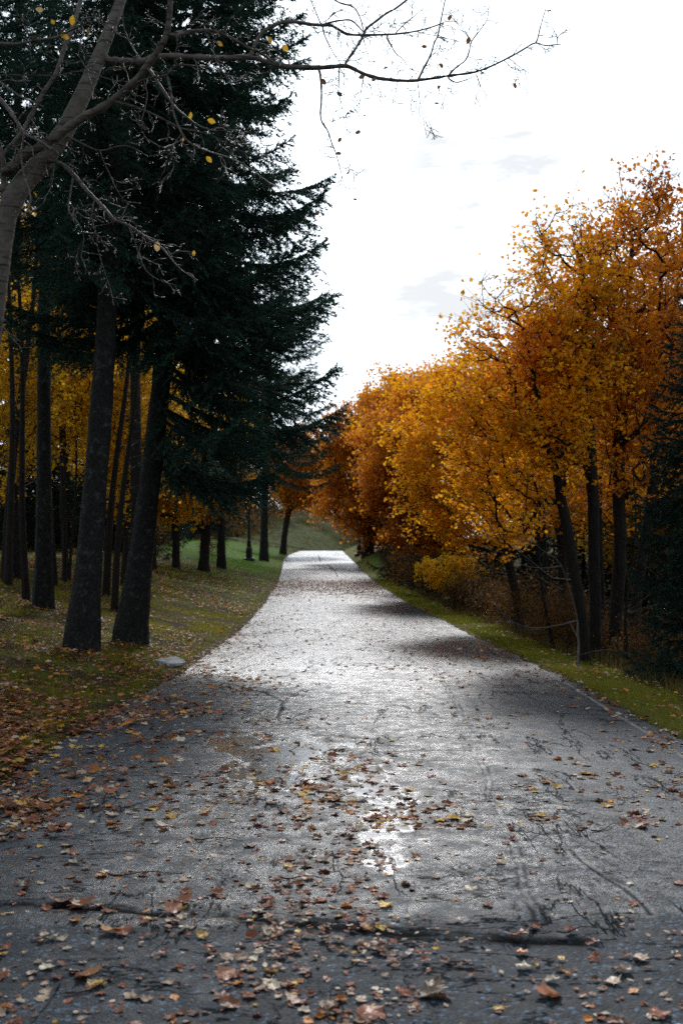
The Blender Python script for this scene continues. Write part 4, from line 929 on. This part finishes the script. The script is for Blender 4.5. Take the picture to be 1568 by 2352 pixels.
# twigs lying on the road
for px, py, L, a, lab in [(250, 2260, .32, .5, 'curved dark twig lying bottom left on the asphalt'), (820, 2225, .12, .3, 'short dark twig lying near the bottom centre'), (1330, 2140, .2, .1, 'dark twig lying at the right end of the cross crack'),
                          (500, 1930, .3, -.4, 'long thin twig lying left of centre behind the cross crack'), (700, 2020, .24, -.3, 'thin twig lying behind the cross crack near the centre'), (1400, 1900, .3, .5, 'thin twig lying on the grey asphalt at right'),
                          (330, 2010, .35, -.2, 'thin forked looking twig lying at left behind the cross crack'), (640, 2160, .16, .05, 'short twig lying close below the cross crack')]:
    X, Y = road_pt(px, py); A = Acc(); t = np.linspace(-.5, .5, 9)
    pts = np.stack([t*L, .12*L*np.sin(t*5), .008+.006*np.cos(t*9)], -1); V, f = chain(pts, np.linspace(.0045, .0015, 9), 5); A.add(V, f)
    o = obj('twig', A.mesh('twig', M_TWIG, True, False)); o.location = (X, Y, float(surf(np.array(X), np.array(Y)))); o.rotation_euler = (0, 0, a); tag(o, lab, 'twig', 'twigs on the road')
# the countless rest
def stuff_leaves(name, P, lab, seed, p=None, zoff=0, big=1.0):
    rng = rs(seed); n = len(P); ci, w, sz, col = looks(n, rng, p=p); sz = sz*big
    Z = surf(P[:, 0], P[:, 1])+zoff*rng.rand(n)
    A = inst(SHP, w, P, Z, rng.rand(n)*6.28, rng.randn(n, 2)*.16, sz, col)
    tag(obj(name, A.mesh(name, M_LITTER)), lab, kind='stuff')
Pr = scatter(5200, lambda Y: (Lx(Y)-.1, Rx(Y)+.05), (6.1, 30), 8)
Pn2 = scatter(1150, lambda Y: (np.maximum(-.33*Y, Lx(Y)+.05), np.minimum(.33*Y, Rx(Y))), (3.5, 6.2), 18)
stuff_leaves('leaf_litter', Pn2, 'tiny leaf fragments and small leaves between the bigger ones on the near asphalt', 16, p=[.14, .1, .34, .22, .05, .04, .11], big=.7)
P2 = scatter(15000, lambda Y: (Lx(Y)-.1, Rx(Y)+.05), (30, 128), 9)
P2 = P2[rs(3).rand(len(P2)) < np.clip(.15+np.exp(-((P2[:, 1]-53)/9)**2)+.5*np.exp(-((P2[:, 1]-112)/8)**2), 0, 1)]
stuff_leaves('leaf_litter', Pr, 'scattered brown leaves on the road surface', 1)
stuff_leaves('leaf_litter', P2, 'band of brown leaves across the distant road', 2, p=[.12, .05, .33, .28, .12, .03, .07], big=1.25)
Pl = scatter(10500, lambda Y: (np.maximum(Lx(Y)-9, -.34*Y), Lx(Y)+.05), (7.5, 30), 10, 'g')
stuff_leaves('leaf_litter', Pl, 'orange and tan leaves covering the left grass bank', 3, p=[.06, .02, .34, .22, .18, .08, .10], zoff=.05, big=1.0)
P3 = scatter(17000, lambda Y: (Lx(Y)-16, Lx(Y)+.1), (30, 66), 11, 'g')
stuff_leaves('leaf_litter', P3, 'orange leaf carpet under the distant yellow maples', 4, p=[.08, .02, .26, .24, .32, .06, .02], zoff=.05, big=1.5)
P4 = scatter(2600, lambda Y: (Rx(Y)-.1, Rx(Y)+2.6), (8.5, 50), 12, 'g')
stuff_leaves('leaf_litter', P4, 'orange and brown leaves on the right grass verge', 5, p=[.18, .06, .24, .14, .22, .13, .03], zoff=.06)
Pe = scatter(900, lambda Y: (np.maximum(Lx(Y)-.15, -.33*Y), Lx(Y)+.9), (6.5, 24), 14)
stuff_leaves('leaf_litter', Pe, 'brown leaves heaped along the left edge of the asphalt', 6, p=[.12, .04, .36, .24, .12, .06, .06], zoff=.03, big=1.2)

# ------------------------------------------------------------------ grass
def grass(name, n, xf, yr, seed, h, c0, c1, lab, dens_pow=1.0, mask=None):
    rng = rs(seed); Y = yr[0]*(yr[1]/yr[0])**rng.rand(n); lo, hi = xf(Y); X = lo+(hi-lo)*rng.rand(n)**dens_pow
    k = rng.rand(n) < .15+.85*smooth01((fbm(X*1.4, Y*1.0, seed+7)-.38)/.25)
    if mask: k &= mask(X, Y)
    X, Y = X[k], Y[k]; n = len(X); Z = gz(X, Y)
    a = rng.rand(n)*6.28; hh = h*(.5+.8*rng.rand(n))*(.6+.8*fbm(X*2, Y*2, seed+9)); w = .0022+.0006*Y/4; ln = rng.rand(n)*.8
    U = np.stack([np.cos(a), np.sin(a), 0*a], -1); b = rng.rand(n)*6.28; D = np.stack([np.cos(b)*ln, np.sin(b)*ln, np.ones(n)], -1)
    P = np.stack([X, Y, Z-.01], -1); V = np.stack([P-U*w[:, None], P+U*w[:, None], P+D*hh[:, None]], 1).reshape(-1, 3)
    u = np.clip(fbm(X*1.1+5, Y*1.1, seed+4)*1.6-.3+rng.randn(n)*.15, 0, 1)[:, None]
    C = (np.array(c0)*(1-u)+np.array(c1)*u)*(.7+.6*rng.rand(n, 1))
    A = Acc(); A.add(V, np.arange(3*n).reshape(n, 3), np.repeat(C, 3, 0)); tag(obj(name, A.mesh(name, M_GRASS)), lab, kind='stuff')
grass('grass', 190000, lambda Y: (Lx(Y)-8, Lx(Y)-.12), (7.2, 34), 201, .060, (.12, .13, .012), (.34, .28, .03), 'short grass on the left bank', .8)
grass('grass', 80000, lambda Y: (Lx(Y)-16, Lx(Y)-.1), (34, 122), 202, .09, (.12, .26, .02), (.30, .40, .04), 'green lawn on the distant left bank')
grass('grass', 60000, lambda Y: (Lx(Y)-22, Lx(Y)-.1), (120, 200), 206, .10, (.035, .05, .012), (.085, .09, .02), 'dull dark grass on the hillside beyond the bend')
grass('grass', 120000, lambda Y: (Rx(Y)+.02, Rx(Y)+1.15), (8, 60), 203, .060, (.13, .17, .02), (.28, .26, .035), 'bright grass on the right verge')
grass('grass', 30000, lambda Y: (Rx(Y)+.85, Rx(Y)+2.6), (9, 50), 204, .26, (.07, .055, .02), (.19, .15, .05), 'tall dry grass at the top of the right slope')
_tx, _ty = road_pt(375, 1635)
grass('grass', 2600, lambda Y: (_tx-.25+Y*0, _tx+.22), (_ty-.35, _ty+.45), 205, .055, (.05, .10, .015), (.10, .16, .02), 'tuft of grass growing through the left road edge')

# ------------------------------------------------------------------ sky and sun
SUN_AZ, SUN_EL = R(1.5), R(34)          # sun ahead, above the frame, behind thin cloud
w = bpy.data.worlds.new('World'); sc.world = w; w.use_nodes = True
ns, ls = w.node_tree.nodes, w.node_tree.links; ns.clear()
sky = ns.new('ShaderNodeTexSky'); sky.sky_type = 'NISHITA'; sky.sun_disc = False; sky.sun_elevation = SUN_EL; sky.sun_rotation = SUN_AZ
tc = ns.new('ShaderNodeTexCoord'); G = tc.outputs['Generated']
n1 = nd(ns, 'ShaderNodeTexNoise', Scale=4.0, Detail=7.0, Roughness=.6); mp = ns.new('ShaderNodeMapping'); mp.inputs['Scale'].default_value = (1.5, 1.5, 5.0); mp.inputs['Location'].default_value = (.4, 0, .15)
ls.new(G, mp.inputs[0]); ls.new(mp.outputs[0], n1.inputs['Vector'])
thin = ramp(ns, [(.36, (0, 0, 0)), (.62, (1, 1, 1))]); ls.new(n1.outputs['Fac'], thin.inputs[0])
def lobe(v, p):
    v = Vector(v).normalized(); dn = ns.new('ShaderNodeVectorMath'); dn.operation = 'DOT_PRODUCT'; ls.new(G, dn.inputs[0]); dn.inputs[1].default_value = v
    return math_n(ns, ls, 'POWER', math_n(ns, ls, 'MAXIMUM', dn.outputs['Value'], 0.0), p)
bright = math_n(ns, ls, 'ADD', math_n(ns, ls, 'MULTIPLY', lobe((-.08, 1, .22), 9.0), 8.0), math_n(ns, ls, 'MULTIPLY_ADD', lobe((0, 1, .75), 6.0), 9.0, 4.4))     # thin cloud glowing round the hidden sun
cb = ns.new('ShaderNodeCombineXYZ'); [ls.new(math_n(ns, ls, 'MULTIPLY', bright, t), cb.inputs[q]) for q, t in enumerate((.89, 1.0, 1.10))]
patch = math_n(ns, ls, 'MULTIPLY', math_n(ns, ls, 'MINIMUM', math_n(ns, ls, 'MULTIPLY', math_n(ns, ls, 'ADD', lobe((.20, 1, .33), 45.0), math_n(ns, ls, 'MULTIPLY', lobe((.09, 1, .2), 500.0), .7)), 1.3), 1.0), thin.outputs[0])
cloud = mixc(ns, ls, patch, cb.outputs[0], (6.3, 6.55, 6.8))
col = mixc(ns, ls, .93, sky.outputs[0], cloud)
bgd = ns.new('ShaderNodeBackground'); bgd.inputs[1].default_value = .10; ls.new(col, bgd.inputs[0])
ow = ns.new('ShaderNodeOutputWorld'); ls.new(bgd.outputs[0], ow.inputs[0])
ld = bpy.data.lights.new('sun', 'SUN'); ld.energy = 1.9; ld.angle = R(10); ld.color = (1, .98, .96)
lo = bpy.data.objects.new('sun', ld); link(lo)
d = Vector((math.sin(SUN_AZ)*math.cos(SUN_EL), math.cos(SUN_AZ)*math.cos(SUN_EL), math.sin(SUN_EL)))
lo.rotation_euler = (-d).to_track_quat('-Z', 'Y').to_euler(); lo.location = d*60

# ------------------------------------------------------------------ camera
cd = bpy.data.cameras.new('camera'); cd.sensor_fit = 'VERTICAL'; cd.sensor_height = 36; cd.sensor_width = 24; cd.lens = F/2352*36
cd.shift_y = (HY-1176)/2352; cd.clip_end = 1500; cd.clip_start = .1
cd.dof.use_dof = True; cd.dof.focus_distance = 8.5; cd.dof.aperture_fstop = 3.2
cam = bpy.data.objects.new('camera', cd); link(cam); cam.location = (0, 0, H0); cam.rotation_euler = (R(90), 0, 0); sc.camera = cam

sc.render.engine = 'CYCLES'
c = sc.cycles; c.max_bounces = 7; c.diffuse_bounces = 5; c.glossy_bounces = 3; c.transmission_bounces = 3; c.transparent_max_bounces = 4
c.use_denoising = False; c.sample_clamp_indirect = 4; c.sample_clamp_direct = 12; c.caustics_reflective = False; c.caustics_refractive = False
try: c.denoiser = 'OPENIMAGEDENOISE'
except Exception: pass
sc.view_settings.view_transform = 'Standard'; sc.view_settings.look = 'None'; sc.view_settings.exposure = .4; sc.view_settings.gamma = 1
